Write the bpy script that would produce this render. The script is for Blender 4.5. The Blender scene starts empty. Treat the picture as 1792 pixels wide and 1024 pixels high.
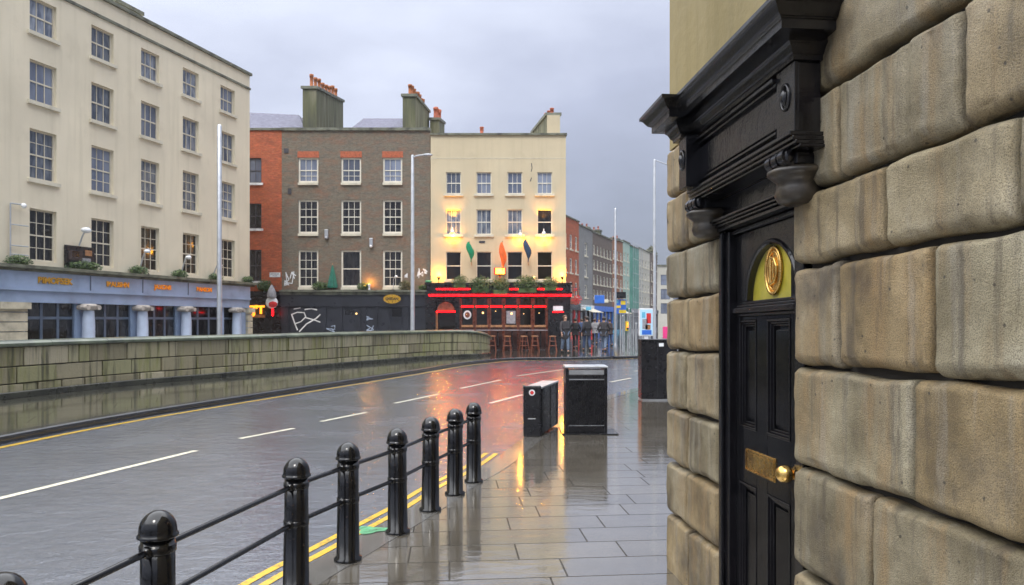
import bpy, bmesh, math, random
from mathutils import Vector, Matrix, noise
R = math.radians
random.seed(7)
scn = bpy.context.scene
COL = scn.collection

# ------------------------------------------------------------------ camera
F = 1250.0          # focal length in photo pixels (photo 1792 wide)
HZ = 560.0          # horizon row in the photo
H = 1.7             # eye height
cd = bpy.data.cameras.new('camera'); cam = bpy.data.objects.new('camera', cd); COL.objects.link(cam)
cd.sensor_width = 36; cd.lens = 36*F/1792; cd.shift_y = (HZ-512)/1792
cd.clip_start = .05; cd.clip_end = 3000
cam.location = (0, 0, H); cam.rotation_euler = (R(90), 0, 0)
cd.dof.use_dof = True; cd.dof.focus_distance = 4.2; cd.dof.aperture_fstop = 7.5
scn.camera = cam

# ------------------------------------------------------------------ world: overcast
SUN_EL, SUN_AZ = 56, 192      # degrees; azimuth clockwise from +Y
w = bpy.data.worlds.new('World'); scn.world = w; w.use_nodes = True
nt = w.node_tree; nt.nodes.clear()
def wn(t, **k):
    n = nt.nodes.new(t)
    for a, b in k.items(): setattr(n, a, b)
    return n
out = wn('ShaderNodeOutputWorld'); bg = wn('ShaderNodeBackground'); bg.inputs[1].default_value = .1
sky = wn('ShaderNodeTexSky', sky_type='NISHITA', sun_disc=False)
sky.sun_elevation = R(SUN_EL); sky.sun_rotation = R(SUN_AZ); sky.dust_density = 3
tc = wn('ShaderNodeTexCoord'); sep = wn('ShaderNodeSeparateXYZ'); nt.links.new(tc.outputs['Generated'], sep.inputs[0])
mp = wn('ShaderNodeMapping'); mp.inputs['Scale'].default_value = (1.3, 1.3, 3.2); nt.links.new(tc.outputs['Generated'], mp.inputs[0])
nz = wn('ShaderNodeTexNoise'); nz.inputs['Scale'].default_value = 1.5; nz.inputs['Detail'].default_value = 6; nz.inputs['Roughness'].default_value = .5
nt.links.new(mp.outputs[0], nz.inputs['Vector'])
# height + cloud noise - a darker bank to the right
m1 = wn('ShaderNodeMath', operation='MULTIPLY_ADD'); nt.links.new(nz.outputs[0], m1.inputs[0]); m1.inputs[1].default_value = .54; nt.links.new(sep.outputs[2], m1.inputs[2])
m2 = wn('ShaderNodeMath', operation='MULTIPLY_ADD'); nt.links.new(sep.outputs[0], m2.inputs[0]); m2.inputs[1].default_value = -.20; nt.links.new(m1.outputs[0], m2.inputs[2])
cr = wn('ShaderNodeValToRGB'); nt.links.new(m2.outputs[0], cr.inputs[0])
e = cr.color_ramp.elements
e[0].position = .20; e[0].color = (2.9, 3.2, 3.9, 1)
e[1].position = 1.0; e[1].color = (40, 41, 43, 1)
q = cr.color_ramp.elements.new(.84); q.color = (11, 11.5, 12.8, 1)
for p_, c_ in ((.39, (3.7, 4.1, 5.2)), (.55, (5.6, 6.1, 7.8)), (.70, (8.8, 9.4, 11.2))):
    q = cr.color_ramp.elements.new(p_); q.color = (*c_, 1)
mx = wn('ShaderNodeMix', data_type='RGBA'); mx.inputs[0].default_value = .93
nt.links.new(sky.outputs[0], mx.inputs[6]); nt.links.new(cr.outputs[0], mx.inputs[7])
nt.links.new(mx.outputs[2], bg.inputs[0]); nt.links.new(bg.outputs[0], out.inputs[0])

sd = bpy.data.lights.new('sun', 'SUN'); sd.energy = 1.5; sd.angle = R(14); sd.color = (1, .95, .87)
sun = bpy.data.objects.new('sun', sd); COL.objects.link(sun); sun.location = (0, -10, 30)
a = R(SUN_AZ); dv = Vector((math.sin(a)*math.cos(R(SUN_EL)), math.cos(a)*math.cos(R(SUN_EL)), math.sin(R(SUN_EL))))
sun.rotation_euler = dv.to_track_quat('Z', 'Y').to_euler()
scn.view_settings.view_transform = 'Standard'; scn.view_settings.look = 'None'
scn.view_settings.exposure = 0.0; scn.view_settings.gamma = 1
scn.cycles.max_bounces = 6; scn.cycles.sample_clamp_indirect = 2.5

# ------------------------------------------------------------------ materials
MATS = {}
class NB:
    """small node builder"""
    def __init__(s, name):
        s.m = bpy.data.materials.new(name); s.m.use_nodes = True; s.t = s.m.node_tree
        s.b = s.t.nodes['Principled BSDF']; s._c = None
        MATS[name] = s.m
    def n(s, t, **k):
        x = s.t.nodes.new(t)
        for a, b in k.items(): setattr(x, a, b)
        return x
    def l(s, a, b): s.t.links.new(a, b)
    def co(s):
        if s._c is None: s._c = s.n('ShaderNodeTexCoord')
        return s._c.outputs['Object']
    def pos(s): return s.n('ShaderNodeNewGeometry').outputs['Position']
    def island(s): return s.n('ShaderNodeNewGeometry').outputs['Random Per Island']
    def map(s, scale=(1, 1, 1), v=None, rot=(0, 0, 0)):
        q = s.n('ShaderNodeMapping'); q.inputs['Scale'].default_value = scale; q.inputs['Rotation'].default_value = rot
        s.l(v or s.co(), q.inputs[0]); return q.outputs[0]
    def noise(s, scale, detail=4, rough=.55, v=None, dist=0):
        q = s.n('ShaderNodeTexNoise'); q.inputs['Scale'].default_value = scale; q.inputs['Detail'].default_value = detail
        q.inputs['Roughness'].default_value = rough; q.inputs['Distortion'].default_value = dist
        s.l(v or s.co(), q.inputs['Vector']); return q.outputs[0]
    def ramp(s, fac, stops):
        q = s.n('ShaderNodeValToRGB'); s.l(fac, q.inputs[0]); e = q.color_ramp.elements
        while len(e) < len(stops): e.new(.5)
        for i, (p, c) in enumerate(stops):
            e[i].position = p; e[i].color = (c, c, c, 1) if isinstance(c, (int, float)) else (*c, 1)
        return q.outputs[0]
    def mix(s, f, a, b, mode='MIX'):
        q = s.n('ShaderNodeMix', data_type='RGBA', blend_type=mode)
        if isinstance(f, (int, float)): q.inputs[0].default_value = f
        else: s.l(f, q.inputs[0])
        for i, v in ((6, a), (7, b)):
            if isinstance(v, tuple): q.inputs[i].default_value = (*v, 1)
            else: s.l(v, q.inputs[i])
        return q.outputs[2]
    def math(s, op, a, b=0., c=0.):
        q = s.n('ShaderNodeMath', operation=op)
        for i, v in enumerate((a, b, c)):
            if isinstance(v, (int, float)): q.inputs[i].default_value = v
            else: s.l(v, q.inputs[i])
        return q.outputs[0]
    def bump(s, h, strength=.3, dist=.01, prev=None):
        q = s.n('ShaderNodeBump'); q.inputs['Strength'].default_value = strength; q.inputs['Distance'].default_value = dist
        s.l(h, q.inputs['Height'])
        if prev is not None: s.l(prev, q.inputs['Normal'])
        return q.outputs[0]
    def set(s, color=None, rough=None, metal=None, normal=None, spec=None, coat=None, coat_rough=None, ior=None, emit=None, estr=None, coat_ior=None):
        for k, v in (('Base Color', color), ('Roughness', rough), ('Metallic', metal), ('Normal', normal), ('Specular IOR Level', spec),
                     ('Coat Weight', coat), ('Coat Roughness', coat_rough), ('IOR', ior), ('Coat IOR', coat_ior), ('Emission Color', emit), ('Emission Strength', estr)):
            if v is None: continue
            if isinstance(v, tuple): s.b.inputs[k].default_value = (*v, 1)
            elif isinstance(v, (int, float)): s.b.inputs[k].default_value = v
            else: s.l(v, s.b.inputs[k])
        return s.m

def simple(name, c, rough=.5, metal=0, var=.18, scale=3, bump=0, coat=0, bscale=40, spec=None):
    q = NB(name)
    f = q.noise(scale, 5)
    dk = tuple(v*(1-var*1.6) for v in c); lt = tuple(min(1, v*(1+var)) for v in c)
    col = q.ramp(f, [(.3, dk), (.5, c), (.72, lt)])
    nrm = q.bump(q.noise(bscale, 4), bump, .01) if bump else None
    rr = q.ramp(q.noise(scale*2.3, 3), [(.3, max(.02, rough*.75)), (.7, min(1, rough*1.25))])
    q.set(col, rr, metal, nrm, coat=coat or None, coat_rough=.06 if coat else None, spec=spec)
    return q.m

def emis(name, c, s):
    q = NB(name); q.set(c, .4, emit=c, estr=s); return q.m

def plaster(name, c, streak=.25):
    q = NB(name)
    big = q.noise(.35, 4); st = q.noise(1, 5, .6, v=q.map((3.2, 3.2, .16)))
    col = q.ramp(big, [(.3, tuple(v*.88 for v in c)), (.7, tuple(min(1, v*1.05) for v in c))])
    dirt = q.ramp(st, [(.5, 0.), (.78, streak)])
    col = q.mix(dirt, col, (c[0]*.5, c[1]*.5, c[2]*.42))
    fine = q.ramp(q.noise(1, 6, .7, v=q.map((1.1, 1.1, .8))), [(.56, 0.), (.68, .22)]); col = q.mix(fine, col, (c[0]*.62, c[1]*.6, c[2]*.55))
    q.set(col, q.ramp(q.noise(2), [(.3, .55), (.7, .8)]), normal=q.bump(q.noise(14, 5, .7), .25, .02))
    return q.m

def brick(name, c1, c2, mortar, size=1.0, stain=(.1, .09, .08)):
    q = NB(name)
    sp = q.n('ShaderNodeSeparateXYZ'); q.l(q.co(), sp.inputs[0])
    cb = q.n('ShaderNodeCombineXYZ'); q.l(q.math('ADD', sp.outputs[0], sp.outputs[1]), cb.inputs[0]); q.l(sp.outputs[2], cb.inputs[1])
    b = q.n('ShaderNodeTexBrick'); q.l(cb.outputs[0], b.inputs['Vector'])
    b.inputs['Scale'].default_value = 1/size; b.inputs['Mortar Size'].default_value = .008; b.inputs['Brick Width'].default_value = .23
    b.inputs['Row Height'].default_value = .078; b.inputs['Color1'].default_value = (*c1, 1); b.inputs['Color2'].default_value = (*c2, 1)
    b.inputs['Mortar'].default_value = (*mortar, 1)
    col = q.mix(q.ramp(q.noise(1.1, 7, .72, v=q.map((1, 1, 2.2))), [(.46, 0.), (.66, .75)]), b.outputs[0], stain)
    col = q.mix(q.ramp(q.noise(7, 4, .8, v=q.map((1, 1, 2.6))), [(.42, .6), (.55, 0.)]), col, tuple(v*.45 for v in c1))
    col = q.mix(q.ramp(q.noise(2.6, 4, .7, v=q.map((1, 1, 3.5))), [(.52, 0.), (.66, .6)]), col, tuple(min(1, v*1.7) for v in c2))
    q.set(col, .75, normal=q.bump(b.outputs[1], -.7, .02, q.bump(q.noise(22, 5, .7), .6, .03)))
    return q.m

plaster('cream_plaster', (.72, .65, .50), .3)
plaster('pub_plaster', (.56, .475, .32), .25)
plaster('ochre_plaster', (.30, .235, .10), .6)
plaster('grey_plaster', (.20, .20, .20)); plaster('pale_plaster', (.5, .48, .42)); plaster('mint_plaster', (.36, .48, .42))
brick('grey_brick', (.185, .155, .11), (.11, .10, .08), (.18, .16, .12), stain=(.25, .11, .06))
brick('red_brick', (.50, .12, .04), (.36, .075, .03), (.30, .13, .07), stain=(.18, .06, .03))
brick('brown_brick', (.17, .12, .095), (.11, .085, .07), (.18, .15, .13))
brick('orange_brick', (.40, .17, .08), (.28, .11, .06), (.26, .16, .1))
simple('lintel_brick', (.38, .10, .045), .8, var=.3, scale=9)
simple('coping_stone', (.13, .135, .10), .6, var=.5, scale=2.5, bump=.3)
simple('wet_footing', (.03, .03, .02), .3, var=.5, scale=2, bump=.2)
simple('sill_stone', (.60, .56, .45), .6, var=.12)
simple('lime_render', (.52, .47, .35), .7, var=.2, bump=.2)
simple('sash_white', (.72, .68, .58), .45, var=.08)
simple('sash_cream', (.62, .57, .46), .45, var=.08)
simple('dark_frame', (.05, .05, .06), .35)
simple('blue_paint', (.29, .37, .52), .4, var=.14, scale=1.5)
simple('pale_column', (.42, .49, .62), .35, var=.12, scale=2)
simple('capital_stone', (.42, .38, .34), .6, var=.3, scale=8)
simple('shop_frame', (.09, .12, .17), .35, var=.15)
simple('navy_black', (.022, .024, .032), .35, var=.25, scale=1.2, bump=.1)
simple('pub_black', (.010, .010, .012), .3, var=.3)
simple('mahogany', (.115, .030, .014), .3, var=.35, scale=4, coat=.3)
simple('mahogany_dark', (.045, .014, .009), .4, var=.3, scale=4)
simple('bare_wood', (.36, .18, .08), .45, var=.3, scale=6)
simple('stool_wood', (.20, .06, .03), .4, var=.3, scale=6)
simple('galvanised', (.48, .50, .53), .38, .75, var=.12, scale=4)
simple('pole_grey', (.40, .42, .45), .4, .3, var=.12)
simple('terracotta', (.36, .12, .04), .75, var=.3, scale=5)
simple('pot_red', (.45, .12, .06), .75, var=.3, scale=5)
simple('kerb_stone', (.018, .019, .023), .22, var=.35, scale=3, bump=.08, coat=.4, bscale=12)
simple('gold_letter', (.75, .42, .06), .3, .8, var=.1)
simple('white_paint', (.72, .72, .70), .5, var=.1)
simple('skin', (.52, .30, .21), .5, var=.08)
simple('hair_dark', (.03, .022, .018), .6); simple('hair_brown', (.10, .055, .03), .6)
for nme, c_ in (('coat_black', (.02, .02, .024)), ('coat_charcoal', (.028, .026, .030)), ('coat_brown', (.06, .04, .035)), ('coat_grey', (.30, .30, .32)), ('coat_blue', (.05, .09, .20)),
                ('denim', (.035, .06, .13)), ('denim_pale', (.11, .15, .22)), ('trouser_black', (.025, .025, .03)), ('shoe', (.02, .018, .016))):
    simple(nme, c_, .8, var=.2, scale=8)
simple('flag_green', (.0, .22, .10), .7); simple('flag_orange', (.75, .13, .02), .7); simple('flag_navy', (.02, .05, .10), .7)
simple('canvas_green', (.015, .13, .09), .7, var=.2)
simple('sign_blue', (.03, .14, .55), .4); simple('sign_red', (.6, .03, .03), .4); simple('sign_yellow', (.75, .55, .03), .4)
simple('sign_cyan', (.12, .42, .60), .4); simple('sign_green', (.05, .25, .08), .4); simple('sign_pink', (.75, .05, .22), .4)
simple('awning_cream', (.55, .52, .42), .7); simple('sign_white', (.7, .72, .74), .45)
simple('litter_green', (.08, .30, .14), .35, var=.5, scale=18)
emis('neon_red', (1, .001, .003), 12)
emis('neon_amber', (1, .34, .02), 2.2)
emis('bulb_amber', (1, .34, .02), 18)
emis('bulb_small', (1, .6, .2), 3)
emis('traffic_amber', (1, .16, .03), 4)
emis('poster_glow', (.32, .50, .62), .5)

q = NB('slate'); br = q.n('ShaderNodeTexBrick'); q.l(q.map((1, 1, 1)), br.inputs['Vector'])
br.inputs['Scale'].default_value = 3; br.inputs['Color1'].default_value = (.15, .15, .20, 1); br.inputs['Color2'].default_value = (.24, .24, .30, 1); br.inputs['Mortar'].default_value = (.06, .06, .08, 1)
br.inputs['Mortar Size'].default_value = .03
q.set(br.outputs[0], .8, spec=.1, normal=q.bump(br.outputs[1], -.4, .01))

q = NB('mossy_render')
st = q.noise(1, 5, .6, v=q.map((2.2, 2.2, .25)))
col = q.ramp(st, [(.3, (.045, .045, .035)), (.5, (.10, .105, .05)), (.68, (.19, .18, .12))])
q.set(col, .75, normal=q.bump(q.noise(9, 5), .4, .03))

def pane(name, c1, c2, folds=0, rough=.06, spec=.6):
    q = NB(name); oi = q.n('ShaderNodeObjectInfo')
    rnd = q.ramp(oi.outputs['Random'], [(0, .55), (1, 1.25)])
    sp = q.n('ShaderNodeSeparateXYZ'); q.l(q.co(), sp.inputs[0])
    v = q.n('ShaderNodeCombineXYZ'); q.l(q.math('MULTIPLY_ADD', oi.outputs['Random'], 40., sp.outputs[0]), v.inputs[0]); q.l(q.math('MULTIPLY', sp.outputs[2], .22), v.inputs[2])
    f = q.noise(6 if folds else 1.2, 3, v=v.outputs[0])
    col = q.ramp(f, [(.38, c1), (.62, c2)])
    col = q.mix(1., col, rnd, 'MULTIPLY')
    q.set(col, rough, spec=spec, coat=.5, coat_rough=.03, normal=q.bump(q.noise(1.3, 2), .06, .05))
    return q.m
pane('pane_curtain', (.07, .09, .14), (.26, .29, .35), 1)
pane('pane_sky', (.10, .12, .18), (.20, .23, .30), 0)  # grey-blue sky reflection painted into the base colour of the glass
pane('pane_dark', (.008, .008, .010), (.030, .028, .028), 1, spec=.35)
pane('pane_black', (.005, .005, .006), (.018, .014, .012), 0, spec=.25)

# near rusticated stone
q = NB('rusticated_stone')
isl = q.island(); P = q.pos()
v2 = q.n('ShaderNodeVectorMath', operation='ADD'); q.l(P, v2.inputs[0])
cb = q.n('ShaderNodeCombineXYZ'); q.l(q.math('MULTIPLY', isl, 37.), cb.inputs[0]); q.l(q.math('MULTIPLY', isl, 19.), cb.inputs[2]); q.l(cb.outputs[0], v2.inputs[1])
V = v2.outputs[0]
big = q.noise(2.4, 6, .6, v=V)
col = q.ramp(big, [(.28, (.085, .066, .040)), (.42, (.185, .155, .09)), (.58, (.32, .28, .185)), (.78, (.45, .415, .32))])
tint = q.ramp(isl, [(0, (.85, .85, .86)), (.25, (1.22, .98, .70)), (.45, (.84, .84, .84)), (.7, (1.28, 1.05, .76)), (1, (1.12, 1.13, 1.14))])
col = q.mix(.85, col, tint, 'MULTIPLY')
rust = q.ramp(q.noise(1, 6, .6, v=q.map((7, 7, .9), v=V)), [(.50, 0.), (.68, .75)])
col = q.mix(rust, col, (.30, .195, .085))
wash = q.ramp(q.noise(1, 5, .6, v=q.map((11, 11, .7), v=v2.outputs[0])), [(.36, .35), (.46, 0.)])
col = q.mix(wash, col, (.34, .32, .27))
grime = q.ramp(q.noise(1.1, 6, .7, v=V), [(.52, 0.), (.70, .85)])
col = q.mix(grime, col, (.060, .050, .040))
sep2 = q.n('ShaderNodeSeparateXYZ'); q.l(P, sep2.inputs[0])
spk = q.n('ShaderNodeTexVoronoi'); spk.inputs['Scale'].default_value = 230; q.l(P, spk.inputs['Vector'])
col = q.mix(q.ramp(spk.outputs[0], [(.1, .85), (.5, 0.)]), col, (.06, .048, .030))
drip = q.ramp(q.noise(1, 6, .65, v=q.map((13, 13, .8), v=V)), [(.54, 0.), (.66, .65)])
col = q.mix(drip, col, (.075, .060, .042))
pit = q.n('ShaderNodeTexVoronoi'); pit.inputs['Scale'].default_value = 14; q.l(V, pit.inputs['Vector'])
col = q.mix(q.ramp(pit.outputs[0], [(.06, .8), (.10, 0.)]), col, (.04, .033, .025))
n1 = q.bump(q.noise(9, 7, .6, v=P), .4, .010)
n2 = q.bump(spk.outputs[0], .8, .003, n1)
n3 = q.bump(q.noise(150, 4, .8, v=P), 1., .005, n2)
q.set(col, q.ramp(q.noise(5, 4, v=V), [(.35, .38), (.65, .72)]), normal=n3, spec=.5)

q = NB('joint_dark'); q.set((.035, .030, .024), .8)
q = NB('gloss_black')
nn = q.bump(q.noise(1, 5, .6, v=q.map((50, 50, 7))), .6, .0025, q.bump(q.noise(11, 3), .6, .006))
q.set(q.ramp(q.noise(7, 5), [(.35, (.003, .003, .004)), (.75, (.009, .008, .010))]), q.ramp(q.noise(22, 5, .7), [(.35, .015), (.7, .06)]), normal=q.bump(q.noise(1, 3, .7, v=q.map((22, 90, 90))), .6, .002, nn), spec=.6)
q = NB('door_black')
q.set(q.ramp(q.noise(7, 5), [(.35, (.004, .004, .005)), (.7, (.008, .008, .009))]), q.ramp(q.noise(16, 5, .7), [(.35, .05), (.7, .2)]), normal=q.bump(q.noise(1, 5, .6, v=q.map((40, 40, 4))), .35, .002), spec=.22)
q = NB('bollard_paint')
q.set(q.mix(q.ramp(q.noise(38, 5, .7), [(.62, 0.), (.72, .8)]), (.004, .004, .005), (.07, .045, .028)), q.ramp(q.noise(18, 4), [(.35, .07), (.7, .18)]), normal=q.bump(q.noise(26, 3), .3, .0025), spec=.5)
q = NB('bin_black')
q.set(q.ramp(q.noise(5, 5), [(.3, (.006, .006, .008)), (.7, (.013, .013, .015))]), q.ramp(q.noise(11, 4), [(.35, .22), (.7, .42)]), normal=q.bump(q.noise(40), .12, .002))
q = NB('brass')
q.set(q.ramp(q.noise(9, 5), [(.3, (.40, .22, .06)), (.6, (.78, .50, .16))]), q.ramp(q.noise(30, 5, .7), [(.3, .12), (.7, .36)]), 1, normal=q.bump(q.noise(35, 4), .2, .002))
q = NB('fanlight_yellow')
q.set(q.ramp(q.noise(12, 4), [(.3, (.34, .30, .03)), (.7, (.50, .42, .06))]), .3, normal=q.bump(q.noise(140, 3), .4, .002), coat=.4)
q = NB('dark_console')
q.set(q.ramp(q.noise(9, 5), [(.38, (.012, .010, .008)), (.58, (.040, .031, .021)), (.8, (.15, .115, .07))]), .4, normal=q.bump(q.noise(30, 5), .5, .006))

# quay wall stones
q = NB('quay_stone'); isl = q.island(); P = q.pos()
col = q.ramp(isl, [(0, (.17, .15, .09)), (.4, (.27, .24, .155)), (.7, (.21, .205, .10)), (1, (.32, .285, .20))])
moss = q.ramp(q.noise(1, 5, .6, v=q.map((4.5, 4.5, .5), v=P)), [(.50, 0.), (.68, .8)])
col = q.mix(moss, col, (.16, .165, .030))
dark = q.ramp(q.noise(1, 5, .6, v=q.map((9, 9, .6), v=P)), [(.50, 0.), (.66, .85)])
col = q.mix(dark, col, (.045, .042, .026))
q.set(col, .6, normal=q.bump(q.noise(14, 6), .5, .02))
q = NB('quay_coping')
q.set(q.ramp(q.noise(2.2, 5), [(.35, (.035, .045, .030)), (.6, (.085, .105, .065)), (.8, (.15, .16, .12))]), .38, normal=q.bump(q.noise(14, 5), .3, .01), coat=.3)

# wet asphalt
q = NB('wet_asphalt'); P = q.pos()
ag = q.noise(70, 4, .8, v=P)
col = q.ramp(ag, [(.35, (.040, .046, .060)), (.65, (.135, .150, .185))])
col = q.mix(q.ramp(q.noise(.35, 4, v=P), [(.4, 0.), (.65, .4)]), col, (.10, .108, .13))
rip = q.noise(1, 6, .66, v=q.map((4.0, 6.0, 1), v=P), dist=.4)
n1 = q.bump(rip, .4, .03); n2 = q.bump(ag, .3, .004, n1)
q.set(col, q.ramp(q.noise(.8, 5, v=P), [(.35, .14), (.65, .30)]), normal=n2, spec=.5, ior=1.5, coat=.85, coat_rough=.09, coat_ior=1.5)
cn = q.bump(rip, .42, .03); q.l(cn, q.b.inputs['Coat Normal'])

# wet paving: slabs laid across the footway
def paving(name, c1, c2, bw, rh, rot, coat, r0, r1, ripple, ior=1.6):
    q = NB(name); P = q.pos(); Vm = q.map((1, 1, 1), v=P, rot=(0, 0, rot))
    b = q.n('ShaderNodeTexBrick'); q.l(Vm, b.inputs['Vector']); b.inputs['Scale'].default_value = 1
    b.inputs['Brick Width'].default_value = bw; b.inputs['Row Height'].default_value = rh; b.inputs['Mortar Size'].default_value = .007
    b.inputs['Color1'].default_value = (*c1, 1); b.inputs['Color2'].default_value = (*c2, 1); b.inputs['Mortar'].default_value = (.03, .028, .026, 1)
    b.offset = .37; b.squash = 1.35; b.squash_frequency = 3
    col = q.mix(q.ramp(q.noise(1.6, 6, .65, v=P), [(.35, .5), (.62, 0.)]), b.outputs[0], tuple(v*.45 for v in c1))
    col = q.mix(q.ramp(q.noise(60, 3, .7, v=P), [(.45, 0.), (.7, .35)]), col, tuple(min(1, v*1.7) for v in c2))
    rp = q.noise(1, 5, .6, v=q.map((2.2, 7.0, 1), v=P), dist=.6)
    n1 = q.bump(b.outputs[1], -.6, .008); n2 = q.bump(rp, ripple, .02, n1); n3 = q.bump(q.noise(90, 3, v=P), .12, .002, n2)
    jm = q.ramp(b.outputs[1], [(0, 1.), (.5, .0)]); cwt = q.math('MULTIPLY', jm, q.ramp(q.noise(.9, 5, .65, v=P), [(.36, coat*.75), (.6, coat)]))
    q.set(col, q.ramp(q.noise(1.1, 5, .6, v=P), [(.38, r0), (.66, r1)]), normal=n3, ior=ior, coat=cwt, coat_rough=.055, coat_ior=2.35, spec=q.math('MULTIPLY_ADD', jm, .45, .05))
    q.l(q.bump(b.outputs[1], -.35, .006, q.bump(rp, ripple*.8, .02)), q.b.inputs['Coat Normal'])
    return q.m
paving('wet_paving', (.085, .073, .055), (.125, .11, .088), .78, .36, R(-5), 1.0, .07, .2, .15)
paving('quay_paving', (.060, .060, .045), (.09, .085, .065), 1.1, .8, R(-25), 1.0, .05, .16, .07)
q = NB('kerb_granite'); P = q.pos()
q.set(q.ramp(q.noise(60, 4, .8, v=P), [(.35, (.07, .066, .06)), (.65, (.16, .15, .135))]), .18, normal=q.bump(q.noise(20, v=P), .2, .004), coat=.8, coat_rough=.05)
q = NB('line_yellow'); P = q.pos()
q.set(q.mix(q.ramp(q.noise(16, 6, .75, v=P), [(.5, 0.), (.66, .85)]), (.68, .42, .02), (.09, .08, .07)), .3, coat=.6, coat_rough=.1, normal=q.bump(q.noise(30, v=P), .2, .004))
q = NB('line_white'); P = q.pos()
q.set(q.mix(q.ramp(q.noise(16, 6, .75, v=P), [(.5, 0.), (.68, .8)]), (.74, .70, .56), (.10, .10, .10)), .3, coat=.6, coat_rough=.1, normal=q.bump(q.noise(30, v=P), .2, .004))
simple('far_ground', (.10, .10, .095), .3, var=.3)

def leafmat(name, a, b, c):
    q = NB(name); q.set(q.ramp(q.island(), [(0, a), (.5, b), (1, c)]), .55); return q.m
leafmat('leaf_green', (.02, .045, .012), (.055, .10, .028), (.12, .17, .05))
leafmat('leaf_olive', (.03, .04, .012), (.08, .085, .035), (.14, .13, .06))
q = NB('mesh_green'); q.set(q.ramp(q.noise(1, 4, v=q.map((4, 4, .8))), [(.35, (.05, .20, .15)), (.7, (.14, .38, .30))]), .8)

# ------------------------------------------------------------------ mesh helpers
def tag(o, label=None, cat=None, group=None, kind=None):
    if label: o['label'] = label
    if cat: o['category'] = cat
    if group: o['group'] = group
    if kind: o['kind'] = kind
    return o
def empty(name, loc, rz=0):
    o = bpy.data.objects.new(name, None); COL.objects.link(o); o.location = loc; o.rotation_euler = (0, 0, rz); o.empty_display_size = .2
    return o
class MB:
    def __init__(s): s.v = []; s.f = []; s.smooth = []
    def add(s, vs, fs, smooth=False):
        n = len(s.v); s.v += [tuple(v) for v in vs]
        for f in fs: s.f.append([i+n for i in f]); s.smooth.append(smooth)
        return s
    def box(s, x0, x1, y0, y1, z0, z1):
        x0, x1 = sorted((x0, x1)); y0, y1 = sorted((y0, y1)); z0, z1 = sorted((z0, z1))
        return s.add([(x0,y0,z0),(x1,y0,z0),(x1,y1,z0),(x0,y1,z0),(x0,y0,z1),(x1,y0,z1),(x1,y1,z1),(x0,y1,z1)],
                     [(0,3,2,1),(4,5,6,7),(0,1,5,4),(1,2,6,5),(2,3,7,6),(3,0,4,7)])
    def hexa(s, p):   # 8 points: bottom 4 ccw, top 4 ccw
        return s.add(p, [(0,3,2,1),(4,5,6,7),(0,1,5,4),(1,2,6,5),(2,3,7,6),(3,0,4,7)])
    def tube(s, p0, p1, r0, r1=None, n=12, cap=True):
        r1 = r0 if r1 is None else r1; p0 = Vector(p0); p1 = Vector(p1); d = (p1-p0).normalized()
        a = d.orthogonal().normalized(); b = d.cross(a); vs = []
        for p, r in ((p0, r0), (p1, r1)):
            for i in range(n):
                t = 2*math.pi*i/n; vs.append(p+a*r*math.cos(t)+b*r*math.sin(t))
        fs = [(i, (i+1) % n, n+(i+1) % n, n+i) for i in range(n)]
        s.add(vs, fs, True)
        if cap: s.add(vs[:n], [tuple(range(n))[::-1]]); s.add(vs[n:], [tuple(range(n))])
        return s
    def pipe(s, pts, r, n=8):
        for a, b in zip(pts[:-1], pts[1:]): s.tube(a, b, r, r, n)
        return s
    def lathe(s, c, prof, n=24):     # prof: (radius, z)
        c = Vector(c); vs = []
        for r, z in prof:
            for i in range(n):
                t = 2*math.pi*i/n; vs.append(c+Vector((r*math.cos(t), r*math.sin(t), z)))
        fs = []
        for k in range(len(prof)-1):
            for i in range(n): fs.append((k*n+i, k*n+(i+1) % n, (k+1)*n+(i+1) % n, (k+1)*n+i))
        return s.add(vs, fs, True)
    def ball(s, c, r, n=12, m=8, sc=(1, 1, 1)):
        c = Vector(c); vs = []; fs = []
        for j in range(m+1):
            ph = math.pi*j/m
            for i in range(n):
                t = 2*math.pi*i/n
                vs.append(c+Vector((r*sc[0]*math.sin(ph)*math.cos(t), r*sc[1]*math.sin(ph)*math.sin(t), -r*sc[2]*math.cos(ph))))
        for j in range(m):
            for i in range(n): fs.append((j*n+i, j*n+(i+1) % n, (j+1)*n+(i+1) % n, (j+1)*n+i))
        return s.add(vs, fs, True)
    def poly(s, pts, thick, axis=1):   # extruded outline in x,z with thickness along y (from y to y+thick)
        n = len(pts); vs = [Vector(p) for p in pts]+[Vector(p)+Vector((0, thick, 0)) for p in pts]
        fs = [tuple(range(n)), tuple(range(2*n-1, n-1, -1))]+[(i, n+i, n+(i+1) % n, (i+1) % n) for i in range(n)]
        return s.add(vs, fs)
    def xf(s, M, start=0):
        for i in range(start, len(s.v)): s.v[i] = tuple(M @ Vector(s.v[i]))
        return s
    def build(s, name, mat, parent=None, origin=None, bevel=0):
        me = bpy.data.meshes.new(name)
        o3 = Vector(origin) if origin is not None else Vector((0, 0, 0))
        me.from_pydata([tuple(Vector(v)-o3) for v in s.v], [], s.f); me.materials.append(MATS[mat])
        me.polygons.foreach_set('use_smooth', s.smooth); me.update()
        bm = bmesh.new(); bm.from_mesh(me); bmesh.ops.recalc_face_normals(bm, faces=bm.faces); bm.to_mesh(me); bm.free()
        o = bpy.data.objects.new(name, me); COL.objects.link(o)
        if parent is not None: o.parent = parent
        elif origin is not None: o.location = o3
        if bevel:
            b = o.modifiers.new('bevel', 'BEVEL'); b.width = bevel; b.segments = 2; b.limit_method = 'ANGLE'; b.angle_limit = R(40)
        return o
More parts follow.
